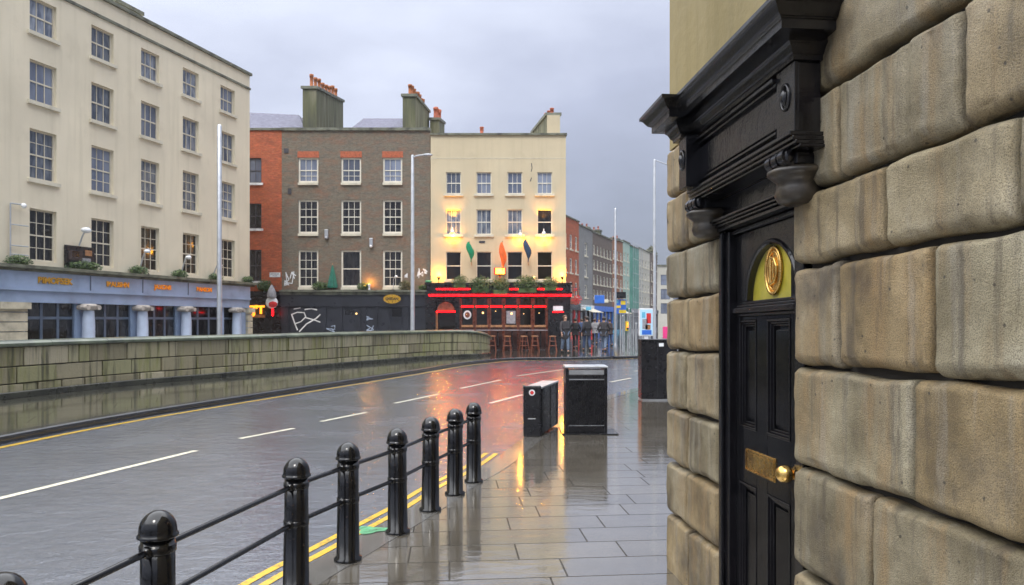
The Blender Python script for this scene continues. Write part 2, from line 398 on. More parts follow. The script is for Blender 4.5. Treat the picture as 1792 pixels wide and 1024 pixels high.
def dup(root, loc=None, rz=None, label=None, group=None):
    r = root.copy(); COL.objects.link(r)
    if loc is not None: r.location = loc
    if rz is not None: r.rotation_euler = (0, 0, rz)
    if label: r['label'] = label
    if group: r['group'] = group
    for ch in list(root.children):
        c = ch.copy(); COL.objects.link(c); c.parent = r
        for g in ch.children:
            d = g.copy(); COL.objects.link(d); d.parent = c
    return r
def text(name, s, size, mat, parent, loc, rot=(R(90), 0, 0), ext=.015, sx=1, align='CENTER', bold=.0):
    cu = bpy.data.curves.new(name, 'FONT'); cu.body = s; cu.size = size; cu.extrude = ext; cu.align_x = align; cu.align_y = 'CENTER'; cu.offset = bold
    t = bpy.data.objects.new('tmp', cu); COL.objects.link(t); bpy.context.view_layer.update()
    me = bpy.data.meshes.new_from_object(t.evaluated_get(bpy.context.evaluated_depsgraph_get()))
    bpy.data.objects.remove(t); me.name = name; me.materials.clear(); me.materials.append(MATS[mat])
    o = bpy.data.objects.new(name, me); COL.objects.link(o); o.parent = parent; o.location = loc; o.rotation_euler = rot; o.scale = (sx, 1, 1)
    return o
def gp(px, py, z=0.):      # a ground point seen at a photo pixel, on the level z
    d = (H-z)*F/(py-HZ); return Vector(((px-896)*d/F, d, z))
def at(px, py, Y): return Vector(((px-896)*Y/F, Y, H+(HZ-py)*Y/F))
def leaves(mb, c, rad, n, size, rnd):
    for _ in range(n):
        d = Vector((rnd.gauss(0, 1), rnd.gauss(0, 1), rnd.gauss(0, 1))).normalized()*(rnd.random()**.4)
        lump = 1+.25*noise.noise(d*2.3+Vector(c))
        p = Vector(c)+Vector((d.x*rad[0], d.y*rad[1], d.z*rad[2]))*lump
        a = Vector((rnd.gauss(0, 1), rnd.gauss(0, 1), rnd.gauss(0, 1))).normalized(); b = a.orthogonal().normalized()
        L = size*rnd.uniform(.6, 1.3); W_ = L*.45
        mb.add([p-a*L*.5, p+b*W_*.5, p+a*L*.5, p-b*W_*.5], [(0, 1, 2, 3)])

# ------------------------------------------------------------------ the ground
ZR = -.05; ZP = 0.0; ZQ = .06
def sheet(name, pts, z, mat, kind='structure'):
    bm = bmesh.new(); vs = [bm.verts.new((p[0], p[1], z)) for p in pts]; f = bm.faces.new(vs)
    bmesh.ops.triangulate(bm, faces=[f]); bmesh.ops.recalc_face_normals(bm, faces=bm.faces)
    for f in bm.faces:
        if f.normal.z < 0: f.normal_flip()
    me = bpy.data.meshes.new(name); bm.to_mesh(me); bm.free(); me.materials.append(MATS[mat])
    o = bpy.data.objects.new(name, me); COL.objects.link(o); o['kind'] = kind; return o
def smooth_line(pts, n=6):    # Catmull-Rom through 2-D points
    P = [Vector((p[0], p[1])) for p in pts]; P = [2*P[0]-P[1]]+P+[2*P[-1]-P[-2]]; o = []
    for i in range(1, len(P)-2):
        for k in range(n):
            t = k/n; a, b, c, d = P[i-1:i+3]
            o.append(.5*((2*b)+(c-a)*t+(2*a-5*b+4*c-d)*t*t+(3*b-a-3*c+d)*t**3))
    o.append(P[-2]); return o
def ribbon(pts, wid, z, mb, shift=0., t0=0, t1=None):
    L = []
    for i, p in enumerate(pts):
        a = pts[max(0, i-1)]; b = pts[min(len(pts)-1, i+1)]; d = (b-a).normalized(); nrm = Vector((-d.y, d.x))
        L.append((p+nrm*(shift-wid/2), p+nrm*(shift+wid/2)))
    vs = []
    for a, b in L: vs += [(a.x, a.y, z), (b.x, b.y, z)]
    mb.add(vs, [(2*i, 2*i+2, 2*i+3, 2*i+1) for i in range(len(L)-1)])
S = 1500
sheet('ground', [(-S, -S), (S, -S), (S, S), (-S, S)], -.12, 'far_ground')
far_kerb = smooth_line([(-7.9, -20), (-7.75, 0), (-7.45, 7)] + [gp(*p, ZR)[:2] for p in ((0, 778), (225, 735), (450, 698), (700, 658), (800, 641), (850, 635), (900, 631), (1000, 630), (1120, 627))] + [(14, 37), (40, 42), (90, 50)])
near_kerb = smooth_line([(-2.05, -20), (-2.0, 0), (-1.95, 2.2)] + [gp(*p)[:2] for p in ((440, 1046), (600, 953), (722, 886), (782, 848), (850, 812), (918, 764), (990, 722), (1070, 690), (1180, 672))] + [(9.5, 21), (20, 22.5), (90, 24)])
sheet('road', [(p.x, p.y) for p in far_kerb]+[(p.x, p.y) for p in reversed(near_kerb)], ZR, 'wet_asphalt')
def offset(line, d):
    o = []
    for i, p in enumerate(line):
        t = (line[min(len(line)-1, i+1)]-line[max(0, i-1)]).normalized(); o.append(p+Vector((-t.y, t.x))*d)
    return o
def kerb(name, line, side, z, wid, mat):
    inner = offset(line, side*wid); mb = MB(); n = len(line); b = .02
    mid = offset(line, side*b)
    vs = [(p.x, p.y, -.115) for p in line]+[(p.x, p.y, z-b) for p in line]+[(p.x, p.y, z) for p in mid]+[(p.x, p.y, z) for p in inner]+[(p.x, p.y, -.115) for p in inner]
    fs = [(k*n+i, k*n+i+1, (k+1)*n+i+1, (k+1)*n+i) for k in range(4) for i in range(n-1)]
    mb.add(vs, fs); o = mb.build(name, mat); o['kind'] = 'structure'; return inner
fi = kerb('far_kerb', far_kerb, 1, ZQ+.012, .22, 'kerb_stone')
ni = kerb('near_kerb', near_kerb, -1, ZP+.004, .30, 'kerb_granite')
sheet('quayside_pavement', [(p.x, p.y) for p in fi]+[(300, 60), (300, 400), (-300, 400), (-300, -20)], ZQ, 'quay_paving')
sheet('pavement', [(p.x, p.y) for p in ni]+[(90, -20)], ZP, 'wet_paving')
mb = MB(); ribbon(far_kerb, .11, ZR+.004, mb, -.22); mb.build('yellow_edge_line', 'line_yellow')['kind'] = 'structure'
mb = MB(); ribbon(near_kerb[:46], .065, ZR+.004, mb, .12); ribbon(near_kerb[:46], .065, ZR+.004, mb, .25); mb.build('double_yellow_lines', 'line_yellow')['kind'] = 'structure'
mb = MB()
for a, b in (((-420, 975), (343, 789)), ((420, 768), (514, 750)), ((562, 738), (641, 722)), ((691, 706), (767, 690)), ((806, 680), (877, 665)), ((905, 658), (985, 647)),
             ((857, 706), (914, 691)), ((1068, 669), (1104, 662)), ((1110, 650), (1165, 644))):
    A = gp(*a, ZR); B = gp(*b, ZR); ribbon([A.xy, B.xy], .10, ZR+.004, mb)
mb.build('white_lane_dashes', 'line_white')['kind'] = 'structure'
# green spray mark on the kerb
mb = MB(); c = gp(650, 929); vs = []
for i in range(14):
    t = i/14*6.283; r = .12*(1+.35*math.sin(3*t+1)+.15*math.sin(7*t)); vs.append((c.x+r*math.cos(t), c.y+r*.8*math.sin(t), .009))
mb.add(vs, [tuple(range(14))]); mb.build('green_paint_mark', 'litter_green')['kind'] = 'structure'

# ------------------------------------------------------------------ facades
def facade(mb, x0, x1, z0, z1, holes, rev=.14, y=0.):
    xs = sorted({x0, x1, *[v for h in holes for v in h[:2]]}); zs = sorted({z0, z1, *[v for h in holes for v in h[2:]]})
    xs = [v for v in xs if x0 <= v <= x1]; zs = [v for v in zs if z0 <= v <= z1]
    for i in range(len(xs)-1):
        for k in range(len(zs)-1):
            cx = (xs[i]+xs[i+1])/2; cz = (zs[k]+zs[k+1])/2
            if any(h[0] < cx < h[1] and h[2] < cz < h[3] for h in holes): continue
            mb.add([(xs[i], y, zs[k]), (xs[i+1], y, zs[k]), (xs[i+1], y, zs[k+1]), (xs[i], y, zs[k+1])], [(0, 1, 2, 3)])
    for a, b, c, d in holes:
        mb.add([(a,y,c),(b,y,c),(b,y,d),(a,y,d),(a,y+rev,c),(b,y+rev,c),(b,y+rev,d),(a,y+rev,d)], [(0,1,5,4),(1,2,6,5),(2,3,7,6),(3,0,4,7)])
def shell(mb, x0, x1, z0, z1, depth, rev=.3):   # sides, back and top of a building
    mb.add([(x0,0,z0),(x1,0,z0),(x1,0,z1),(x0,0,z1),(x0,depth,z0),(x1,depth,z0),(x1,depth,z1),(x0,depth,z1)], [(0,3,7,4),(1,5,6,2),(4,7,6,5),(3,2,6,7)])
def window(parent, x0, x1, z0, z1, cols=3, rows=(1, 1), frame='sash_white', glass='pane_curtain', rev=.14, sill='sill_stone', fw=.055, mw=.024, name='window', sash_gap=True, sill_over=.1):
    y = rev-.045; m = MB()
    m.box(x0, x0+fw, y, y+.06, z0, z1); m.box(x1-fw, x1, y, y+.06, z0, z1)
    m.box(x0+fw, x1-fw, y, y+.06, z0, z0+fw*1.3); m.box(x0+fw, x1-fw, y, y+.06, z1-fw, z1)
    zm = (z0+z1)/2; m.box(x0+fw, x1-fw, y+.008, y+.055, zm-.025, zm+.025)
    for i in range(1, cols):
        x = x0+fw+(x1-x0-2*fw)*i/cols
        m.box(x-mw/2, x+mw/2, y+.016, y+.052, z0+fw*1.3, zm-.025); m.box(x-mw/2, x+mw/2, y+.016, y+.052, zm+.025, z1-fw)
    for (a, b, r) in ((z0+fw*1.3, zm-.025, rows[1]), (zm+.025, z1-fw, rows[0])):
        for k in range(1, r):
            z = a+(b-a)*k/r; m.box(x0+fw, x1-fw, y+.019, y+.050, z-mw/2, z+mw/2)
    f = m.build(name, frame, parent)
    g = MB(); g.add([(x0+.01, y+.04, z0+.01), (x1-.01, y+.04, z0+.01), (x1-.01, y+.04, z1-.01), (x0+.01, y+.04, z1-.01)], [(0, 1, 2, 3)])
    g.build('pane', glass, f)
    if sill:
        s_ = MB(); s_.box(x0-sill_over, x1+sill_over, -.10, rev-.05, z0-.13, z0-.003); s_.build('sill', sill, f)
    return f
def chimney(parent, x0, x1, y0, y1, z0, z1, pots, mat='mossy_render', pot='terracotta', skew=0., poth=.75, cap='coping_stone', rise=0.):
    m = MB(); m.hexa([(x0,y0,z0),(x1,y0,z0),(x1+skew,y1,z0),(x0+skew,y1,z0),(x0,y0,z1),(x1,y0,z1),(x1+skew,y1,z1+rise),(x0+skew,y1,z1+rise)])
    st = m.build('chimney', mat, parent)
    e_ = .09; m = MB(); m.hexa([(x0-e_,y0-e_,z1+.002),(x1+e_,y0-e_,z1+.002),(x1+skew+e_,y1+e_,z1+rise+.002),(x0+skew-e_,y1+e_,z1+rise+.002),(x0-e_,y0-e_,z1+.16),(x1+e_,y0-e_,z1+.16),(x1+skew+e_,y1+e_,z1+rise+.16),(x0+skew-e_,y1+e_,z1+rise+.16)])
    m.build('chimney_cap', cap, st)
    for i in range(pots):
        t = (i+.5)/pots; x = (x0+x1)/2+skew*t; y = y0+(y1-y0)*t; h = poth*random.uniform(.75, 1.1)
        m = MB(); m.lathe((x, y, z1+rise*t+.13), [(.0, 0), (.14, 0), (.135, .06), (.10, .1), (.095, h*.8), (.125, h*.85), (.125, h), (.085, h), (.12, h-.2), (0, h-.2)], 10)
        m.build('chimney_pot', pot, st)
    return st

# ---- left cream building: facade from the pixel row of the photo to its own plane
LX0, LY0 = -13.22, 36.0; sl = .2968
La = math.atan2(1, sl)                      # heading of the facade
Lroot = empty('cream_building', (LX0, LY0, 0), La)
tag(Lroot, 'long five storey cream rendered building with a pale blue columned shopfront at street level', 'building')
nL = math.hypot(1, sl)
def lu(px):                                  # photo column -> distance along the facade (0 at the far corner, negative towards us)
    r = (px-896)/F; Y = (LX0-sl*LY0)/(r-sl); return (Y-LY0)*nL
LW = -34.0
rowsL = [(11.68, 12.88, (1, 1)), (9.28, 10.71, (1, 1)), (6.58, 8.32, (2, 2)), (3.74, 5.56, (2, 2))]
pxL = [(52, 99), (160, 199), (247, 279), (320, 348), (386, 411)]
colsL = [(lu(a), lu(b)) for a, b in pxL]
stp = colsL[1][0]-colsL[0][0]; w0 = colsL[0][1]-colsL[0][0]
for k in range(1, 6): colsL.insert(0, (colsL[0][0]-2.55, colsL[0][0]-2.55+w0))
holes = [(a, b, z0, z1) for a, b in colsL for z0, z1, _ in rowsL]
ZT = 14.0
m = MB(); facade(m, LW, 0, 3.42, ZT, holes, .16); shell(m, LW, 0, 0, ZT, 11); m.build('wall', 'cream_plaster', Lroot)
m = MB(); m.box(LW, .08, -.10, .3, ZT+.003, ZT+.13); m.build('parapet_coping', 'coping_stone', Lroot)
m = MB(); m.box(LW, .03, -.055, -.002, ZT-.72, ZT-.62); m.build('string_course', 'coping_stone', Lroot)
for i, (a, b) in enumerate(colsL):
    for j, (z0, z1, rw) in enumerate(rowsL):
        gl = 'pane_dark' if j == 3 else ('pane_curtain' if random.random() < .6 else 'pane_sky')
        if j == 2 and i == 5: gl = 'pane_curtain'
        window(Lroot, a, b, z0, z1, 3, rw, 'sash_cream', gl, .16, 'sill_stone' if j < 3 else None)
# shopfront
XL = lu(-40)
m = MB(); m.box(LW, .02, -.30, -.002, 3.36, 3.44); m.box(LW, .06, -.42, -.002, 3.445, 3.56); m.build('shopfront_cornice', 'coping_stone', Lroot)
m = MB(); m.box(LW, -.25, -.22, -.002, 2.78, 3.355); m.box(LW, -.25, -.27, -.002, 2.70, 2.777); m.box(LW, -.25, -.17, -.002, 2.30, 2.697); m.build('fascia', 'blue_paint', Lroot)
m = MB()
for x in (lu(150), lu(242), lu(322)): m.box(x-.02, x+.02, -.24, -.222, 2.8, 3.34)
m.build('fascia_joints', 'shop_frame', Lroot)
shops = [(42, 129), (161, 227), (251, 306), (326, 384), (390, 414)]
sh = [(lu(a), lu(b)) for a, b in shops]
for k in range(3): sh.insert(0, (sh[0][0]-3.3, sh[0][0]-1.2))
for i, (a, b) in enumerate(sh):
    m = MB(); n = 4 if i < 7 else 2
    for k in range(n):
        x = a+(b-a)*(k)/(n-1) if n > 1 else a
        m.box(x-.05, x+.05, .0, .06, .25, 2.297)
    m.box(a, b, .005, .055, 1.72, 1.82); m.box(a, b, .007, .053, .3, .45)
    f = m.build('shop_window', 'shop_frame', Lroot)
    m = MB(); m.box(a, b, .03, .04, .3, 2.29); m.build('pane', 'pane_dark', f)
m = MB()
edges = [LW]+[v for s_ in sh for v in s_]+[-.02]
for i in range(0, len(edges), 2): m.box(edges[i], edges[i+1], -.06, .02, 0, 2.297)
m.box(LW+.01, -.03, -.05, .01, 0, .28)
m.build('shopfront_piers', 'blue_paint', Lroot)
for px in (144, 239, 316, 405):
    x = lu(px)-.02
    m = MB(); m.lathe((x, -.32, 0), [(.0, 0), (.26, 0), (.26, .15), (.22, .2), (.215, 1.6), (.185, 2.02), (.185, 2.05), (0, 2.05)], 20); co = m.build('column', 'pale_column', Lroot)
    m = MB(); m.lathe((x, -.32, 0), [(0, 2.053), (.2, 2.053), (.26, 2.12), (.30, 2.2), (.30, 2.25), (.22, 2.297), (0, 2.297)], 20)
    m.tube((x-.24, -.58, 2.16), (x-.24, -.10, 2.16), .09, n=12); m.tube((x+.24, -.58, 2.16), (x+.24, -.10, 2.16), .09, n=12)
    m.build('capital', 'capital_stone', co)
def quoin(x0, x1, nm):
    m = MB()
    for k in range(7): m.box(x0, x1, -.19, -.062, k*.33, k*.33+.30)
    m.box(x0-.05, x1+.05, -.30, -.062, 2.31-.24, 2.295); m.build(nm, 'lime_render', Lroot)
quoin(lu(-8), lu(41), 'stone_pier'); quoin(lu(428), -.02, 'stone_pier')
for s_, px, sz in (('BIMOFSEK', 88, .30), ('IBALISHN', 198, .26), ('JAXONS', 277, .25), ('BANION', 350, .26)):
    text('lettering', s_, sz, 'gold_letter', Lroot, (lu(px), -.235, 3.07), bold=.012)
chimney(Lroot, -5.9, -4.5, 2.4, 3.6, 13.0, 15.5, 0, 'mossy_render')
chs = [c for c in Lroot.children if c.name.startswith('chimney')][0]
for k, u in enumerate((-7.5, -6.8, -6.25, -5.5)):
    m = MB(); m.lathe((u-.1, 3.0, 15.63 if k > 2 else 15.23), [(.15, 0), (.12, .1), (.11, .5), (.15, .56), (.15, .72), (.1, .72), (0, .5)], 10); m.build('chimney_pot', 'terracotta', chs)
m = MB(); m.box(-7.9, -5.92, 2.5, 3.5, 13.0, 15.25); m.build('lower_stack', 'mossy_render', chs)

# things on the ledge of the left shopfront
Ml = Lroot.matrix_basis.copy(); bpy.context.view_layer.update(); Ml = Lroot.matrix_world.copy()
def lw(u, y, z): return Ml @ Vector((u, y, z))
rl = random.Random(3)
for px, wd, lab in ((25, 1.0, 'low green bush on the blue ledge nearest the left picture edge'), (142, 1.5, 'wide green bush on the blue ledge below the dark picture board'),
                    (236, 1.0, 'green bush on the blue ledge left of the third tall window'), (308, .9, 'green bush on the blue ledge between third and fourth tall windows'),
                    (372, .9, 'green bush on the blue ledge just left of the silver pole'), (428, .7, 'small green tuft at the far right end of the blue ledge')):
    m = MB(); leaves(m, (0, 0, .10), (wd*.5, .2, .22), int(700*wd), .11, rl)
    for s in (-.3, 0, .3): m.tube((s*wd, 0, -.02), (s*wd*1.1, 0, .14), .012, n=5)
    o = m.build('ledge_plant', 'leaf_green'); o.location = lw(lu(px), -.2, 3.575); o.rotation_euler = (0, 0, La)
    tag(o, lab, 'plant', 'bushes along the blue shopfront ledge')
def goose(px, z, lab, up=.7, big=False, side=-1):
    o = empty('wall_lamp', lw(lu(px), -.02, z), La); tag(o, lab, 'wall lamp', 'lamps over the blue shopfront')
    m = MB(); m.pipe([(0, -.02, -up), (0, -.18, -up*.4), (0, -.30, -.05), (0, -.45, .05), (side*.15, -.62, 0), (side*.3, -.7, -.06)], .028, 8); m.build('arm', 'pole_grey', o)
    m = MB(); m.ball((side*.36, -.74, -.10), .15 if big else .11, sc=(1.3, 1, .7)); m.build('lamp_head', 'sign_white', o)
goose(137, 5.05, 'white floodlight on a curved arm above the dark picture board', .6, True)
goose(243, 4.55, 'thin grey arm lamp on the cream wall between second and third tall windows', .8)
goose(315, 4.5, 'thin grey arm lamp on the cream wall between third and fourth tall windows', .85)
goose(370, 4.3, 'thin grey arm lamp on the cream wall beside the silver pole', .7)
o = empty('sign_board', lw(lu(137), -.03, 4.0), La); tag(o, 'dark picture board leaning on the cream wall above the green bush', 'sign')
m = MB(); m.box(-.62, .62, -.07, 0, -.42, .42); m.build('board', 'pub_black', o)
for (a, b, c, d, mt) in ((-.5, .1, -.1, .25, 'coat_brown'), (-.35, -.05, .02, .22, 'gold_letter'), (.05, .45, -.3, .0, 'coat_grey'), (-.4, .3, -.36, -.22, 'sign_white'), (.2, .5, .1, .3, 'bare_wood')):
    m = MB(); m.box(a, b, -.076, -.0715, c, d); m.build('picture', mt, o)
o = empty('wall_pipe', lw(lu(15), -.03, 3.6), La); tag(o, 'thin grey pipe frame with a blue lamp on the cream wall at far left', 'pipe')
m = MB(); m.pipe([(0, -.05, 0), (0, -.05, 2.0), (.35, -.12, 2.0)], .025); 
for z in (.3, .6, 1.3): m.tube((0, -.05, z), (.6, -.1, z), .02)
m.build('pipework', 'pole_grey', o)
m = MB(); m.ball((.4, -.14, 1.97), .09); m.build('lamp_head', 'sign_white', o)

# ---- frontal buildings at about 40 m
FY = 40.0; k40 = FY/F
def fx(px): return (px-896)*k40
def fz(py): return H+(HZ-py)*k40
# red brick
Rr = empty('red_brick_building', (fx(493), FY+.05, 0)); tag(Rr, 'narrow orange red brick building squeezed between the cream building and the grey brick one', 'building')
def rx(px): return fx(px)-fx(493)
hol = [(rx(425), rx(457), fz(b), fz(a)) for a, b in ((276, 320), (356, 400), (437, 492))]
m = MB(); facade(m, rx(380), -.01, 3.2, fz(228), hol, .12); shell(m, rx(380), -.01, 0, fz(228), 9); m.build('wall', 'red_brick', Rr)
for a, b, c, d in hol: window(Rr, a, b, c, d, 3, (1, 1), 'dark_frame', 'pane_dark' if d < 9 else 'pane_sky', .12, 'sign_white')
m = MB(); m.box(rx(380), -.01, -.08, .2, fz(228)+.003, fz(224)); m.build('parapet_coping', 'coping_stone', Rr)
m = MB(); m.hexa([(rx(380),.3,12.2),(rx(534),.3,12.2),(rx(534),6,12.2),(rx(380),6,12.2),(rx(380),4,14.5),(rx(485),4,14.35),(rx(485),4.4,14.35),(rx(380),4.4,14.5)]); m.build('roof', 'slate', Rr)
m = MB(); m.box(rx(430), -.02, -.25, -.002, 3.05, 3.3); m.box(rx(430), -.02, -.15, -.002, 2.4, 3.047); m.box(rx(430), -.02, -.1, .2, 0, 2.397); m.build('shopfront', 'pub_black', Rr)
text('lettering', "EJ'T", .62, 'neon_amber', Rr, (rx(450), -.28, fz(543)), bold=.025, ext=.03)
m = MB(); m.box(rx(438), rx(466), -.26, -.2, fz(556), fz(551)); m.build('sign_strip', 'bare_wood', Rr)
# grey brick
Gr = empty('grey_brick_building', (fx(493), FY, 0)); tag(Gr, 'weathered grey brown brick building with white sash windows above a black graffiti covered shopfront', 'building')
wx = [(522, 557), (597, 632), (670, 704)]; wz = [(276, 320, (1, 1)), (350, 409, (2, 2)), (438, 503, (2, 2))]
hol = [(rx(a), rx(b), fz(d), fz(c)) for a, b in wx for c, d, _ in wz]
XR = rx(753)-.01
m = MB(); facade(m, 0, XR, 3.2, fz(229), hol, .12); shell(m, 0, XR, 0, fz(229), 9); m.build('wall', 'grey_brick', Gr)
for a, b in wx:
    for j, (c, d, rw) in enumerate(wz):
        gl = 'pane_sky' if j == 0 else 'pane_dark'
        cl = 3
        if j == 2 and a == 597: rw = (1, 1); cl = 1
        if j == 0: rw = (1, 2)
        window(Gr, rx(a), rx(b), fz(d), fz(c), cl, rw, 'sash_white', gl, .12, 'sill_stone', fw=.09, sill_over=.0)
        if j == 0:
            m = MB(); m.box(rx(a)-.04, rx(b)+.04, -.012, .06, fz(c)+.003, fz(265)); m.build('brick_lintel', 'lintel_brick', Gr)
m = MB(); m.box(-.03, XR+.02, -.10, .3, fz(229)+.003, fz(224)); m.build('parapet_coping', 'coping_stone', Gr)
m = MB(); m.hexa([(rx(596),.5,12.2),(rx(712),.5,12.2),(rx(712),8,12.2),(rx(596),8,12.2),(rx(604),5,14.4),(rx(712),5,14.4),(rx(712),5.3,14.4),(rx(604),5.3,14.4)]); m.build('roof', 'slate', Gr)
m = MB(); m.hexa([(rx(494),.5,12.2),(rx(530),.5,12.2),(rx(530),8,12.2),(rx(494),8,12.2),(rx(494),4,14.2),(rx(530),4,13.7),(rx(530),4.4,13.7),(rx(494),4.4,14.2)]); m.build('roof', 'slate', Gr)
m = MB(); m.hexa([(rx(600),.5,13.0),(rx(620),.5,13.0),(rx(620),3,13.0),(rx(600),3,13.0),(rx(600),1.2,13.2),(rx(601),1.2,13.2),(rx(601),1.5,13.2),(rx(600),1.5,13.2)])
chimney(Gr, rx(515), rx(540), 1.6, 8.2, 12, 15.15, 8, poth=.8, rise=1.25)
chimney(Gr, rx(697), rx(720), 1.6, 8.6, 12, 14.7, 8, poth=.75, rise=1.1)
chimney(Gr, rx(724), rx(743), 7.9, 11.8, 12, 15.1, 5, pot='pot_red', poth=.8, rise=.8)
m = MB(); m.box(rx(497), rx(505), -.03, -.002, fz(268), fz(260)); m.box(rx(504), rx(510), -.03, -.002, fz(340), fz(330)); m.build('wall_vents', 'dark_frame', Gr)
# black shopfront
m = MB(); m.box(-.02, XR+.1, -.42, -.002, 3.26, 3.36); m.box(-.02, XR+.06, -.30, -.002, 3.10, 3.257); m.build('shopfront_cornice', 'coping_stone', Gr)
m = MB(); m.box(0, XR, -.22, -.002, 2.45, 3.097); m.box(0, XR, -.12, .05, 0, 2.447)
for a, b in ((495, 507), (562, 572), (588, 600), (634, 642), (655, 662), (708, 716), (742, 752)): m.box(rx(a), rx(b), -.18, -.122, 0, 2.44)
m.build('shopfront', 'navy_black', Gr)
m = MB(); m.box(rx(602), rx(632), -.15, -.123, 0.1, 2.25); dr = m.build('door', 'navy_black', Gr)
m = MB(); m.box(rx(605), rx(620), -.16, -.152, fz(551), fz(542)); m.build('pane', 'pane_dark', dr)
m = MB(); m.box(rx(664), rx(683), -.15, -.123, 1.0, 2.3); m.box(rx(686), rx(704), -.15, -.123, 1.0, 2.3); f = m.build('shop_panel', 'navy_black', Gr)
m = MB(); m.box(rx(687), rx(703), -.16, -.152, fz(554), fz(541)); m.build('pane', 'pane_black', f)
m = MB(); m.ball((rx(625), -.2, fz(549)), .05); m.build('entrance_light', 'bulb_small', Gr)
def stroke(m, pts, w_, y):
    for a, b in zip(pts[:-1], pts[1:]):
        A = Vector((a[0], 0, a[1])); B = Vector((b[0], 0, b[1])); d = (B-A).normalized(); n_ = Vector((-d.z, 0, d.x))*w_/2
        c = [A-n_-d*w_*.3, B-n_+d*w_*.3, B+n_+d*w_*.3, A+n_-d*w_*.3]
        m.add([(p.x, y, p.z) for p in c], [(0, 1, 2, 3)])
def gg(*pts): return [(rx(420+x/3.658), fz(340+y/3.658)) for x, y in pts]
m = MB()
stroke(m, gg((335, 770), (360, 840), (372, 868)), .07, -.1245); stroke(m, gg((335, 770), (370, 756), (415, 758), (425, 785), (395, 815), (360, 828)), .06, -.125)
stroke(m, gg((425, 790), (480, 805), (520, 820)), .06, -.1255); stroke(m, gg((385, 878), (430, 830), (490, 796), (520, 768)), .07, -.126)
stroke(m, gg((350, 735), (390, 728)), .05, -.1265); stroke(m, gg((420, 738), (460, 732), (495, 740)), .07, -.127)
m.build('graffiti', 'white_paint', Gr)
m = MB(); rg = random.Random(5)
for cx, cy, s_ in ((590, 860, 40), (625, 850, 18), (830, 850, 35), (835, 800, 30)):
    p0 = (cx, cy)
    for k in range(7):
        p1 = (cx+rg.uniform(-s_, s_), cy+rg.uniform(-s_, s_)*.7); stroke(m, gg(p0, p1), .035, -.128-.0006*k); p0 = p1
m.build('graffiti', 'pale_column', Gr)
m = MB()
for cx, cy, s_ in ((320, 540, 45), (300, 560, 25), (345, 520, 20), (1065, 520, 15), (1150, 500, 35), (1185, 490, 25)):
    p0 = (cx, cy)
    for k in range(8):
        p1 = (cx+rg.uniform(-s_, s_)*.6, cy+rg.uniform(-s_, s_)); stroke(m, gg(p0, p1), .045, -.006-.0006*k); p0 = p1
m.build('graffiti', 'sign_white', Gr)
# things on the grey brick building
def tofs(px, py, dy=0.): return Vector((fx(px), FY+dy, fz(py)))
o = empty('oval_sign', tofs(690, 524, -.75)); tag(o, 'gold oval hanging sign with dark letters over the black shopfront', 'sign')
m = MB(); pts = [(.48*math.cos(t/20*6.283), -.03, .25*math.sin(t/20*6.283)) for t in range(20)]; m.poly(pts, .06); m.build('board', 'gold_letter', o)
text('lettering', 'OGEAN', .2, 'pub_black', o, (0, -.037, 0), ext=.004, bold=.006)
m = MB(); m.tube((0, 0, .25), (0, 0, .55), .012); m.tube((0, 0, .55), (0, .5, .55), .016); m.build('bracket', 'dark_frame', o)
o = empty('street_nameplate', Vector((fx(481), FY+.03, fz(481)))); tag(o, 'small white street nameplate on the orange red brick wall', 'sign')
m = MB(); m.box(-.3, .3, -.03, 0, -.13, .13); m.build('plate', 'sign_white', o)
text('lettering', 'BACHELORS', .085, 'pub_black', o, (0, -.034, .04), ext=.002); text('lettering', 'WALK', .085, 'pub_black', o, (0, -.034, -.06), ext=.002)
o = empty('closed_parasol', Vector((fx(584), FY-.25, 3.36))); tag(o, 'closed dark green parasol standing on the ledge of the grey brick building', 'parasol')
m = MB(); n = 16; vs = []
for z, r in ((.12, .24), (.2, .26), (.7, .17), (1.2, .07), (1.42, .015)):
    for i in range(n): rr = r*(1.1 if i % 2 else .85); vs.append((rr*math.cos(6.283*i/n), rr*math.sin(6.283*i/n), z))
m.add(vs, [(k*n+i, k*n+(i+1) % n, (k+1)*n+(i+1) % n, (k+1)*n+i) for k in range(4) for i in range(n)]); m.build('canopy', 'canvas_green', o)
m = MB(); m.tube((0, 0, 0), (0, 0, 1.5), .02); m.build('pole', 'bare_wood', o)
def planter(px, w_, h_, base, lab, grp, y=-.2, Y=FY, mt='leaf_green', n=900):
    m = MB(); leaves(m, (0, 0, h_*.9), (w_, min(.4, w_*.8), h_), n, .10, rl); m.tube((0, 0, 0), (0, 0, h_), .03, n=6)
    for s in (-.5, .5): m.tube((0, 0, 0), (s*w_, 0, h_), .015, n=5)
    o = m.build('ledge_plant', mt); o.location = (fx(px), Y+y, base); tag(o, lab, 'plant', grp); return o
g2 = 'plants on the black shopfront ledge'
planter(464, .42, .34, 3.31, 'round green bush above the glowing amber lettering', g2, -.12, n=900)
planter(563, .5, .24, 3.37, 'wide low bush on the black shopfront ledge left of the green parasol', g2, -.22, n=900)
planter(637, .35, .22, 3.37, 'low bush on the ledge just left of the orange glow on the brick', g2, -.22, n=500)
planter(712, .45, .28, 3.37, 'brownish bush on the ledge beside the tall lamp post', g2, -.22, mt='leaf_olive', n=600)
planter(741, .3, .16, 3.37, 'small bright bush at the right end of the black shopfront ledge', g2, -.22, n=300)
def point(parent, loc, e_, c=(1, .55, .15), r=.06, typ='POINT', rot=None, size=R(70), name='lamp_light'):
    l = bpy.data.lights.new(name, typ); l.energy = e_; l.color = c; l.shadow_soft_size = r
    if typ == 'SPOT': l.spot_size = size; l.spot_blend = .8
    o = bpy.data.objects.new(name, l); COL.objects.link(o); o.parent = parent; o.location = loc
    if rot: o.rotation_euler = rot
    return o
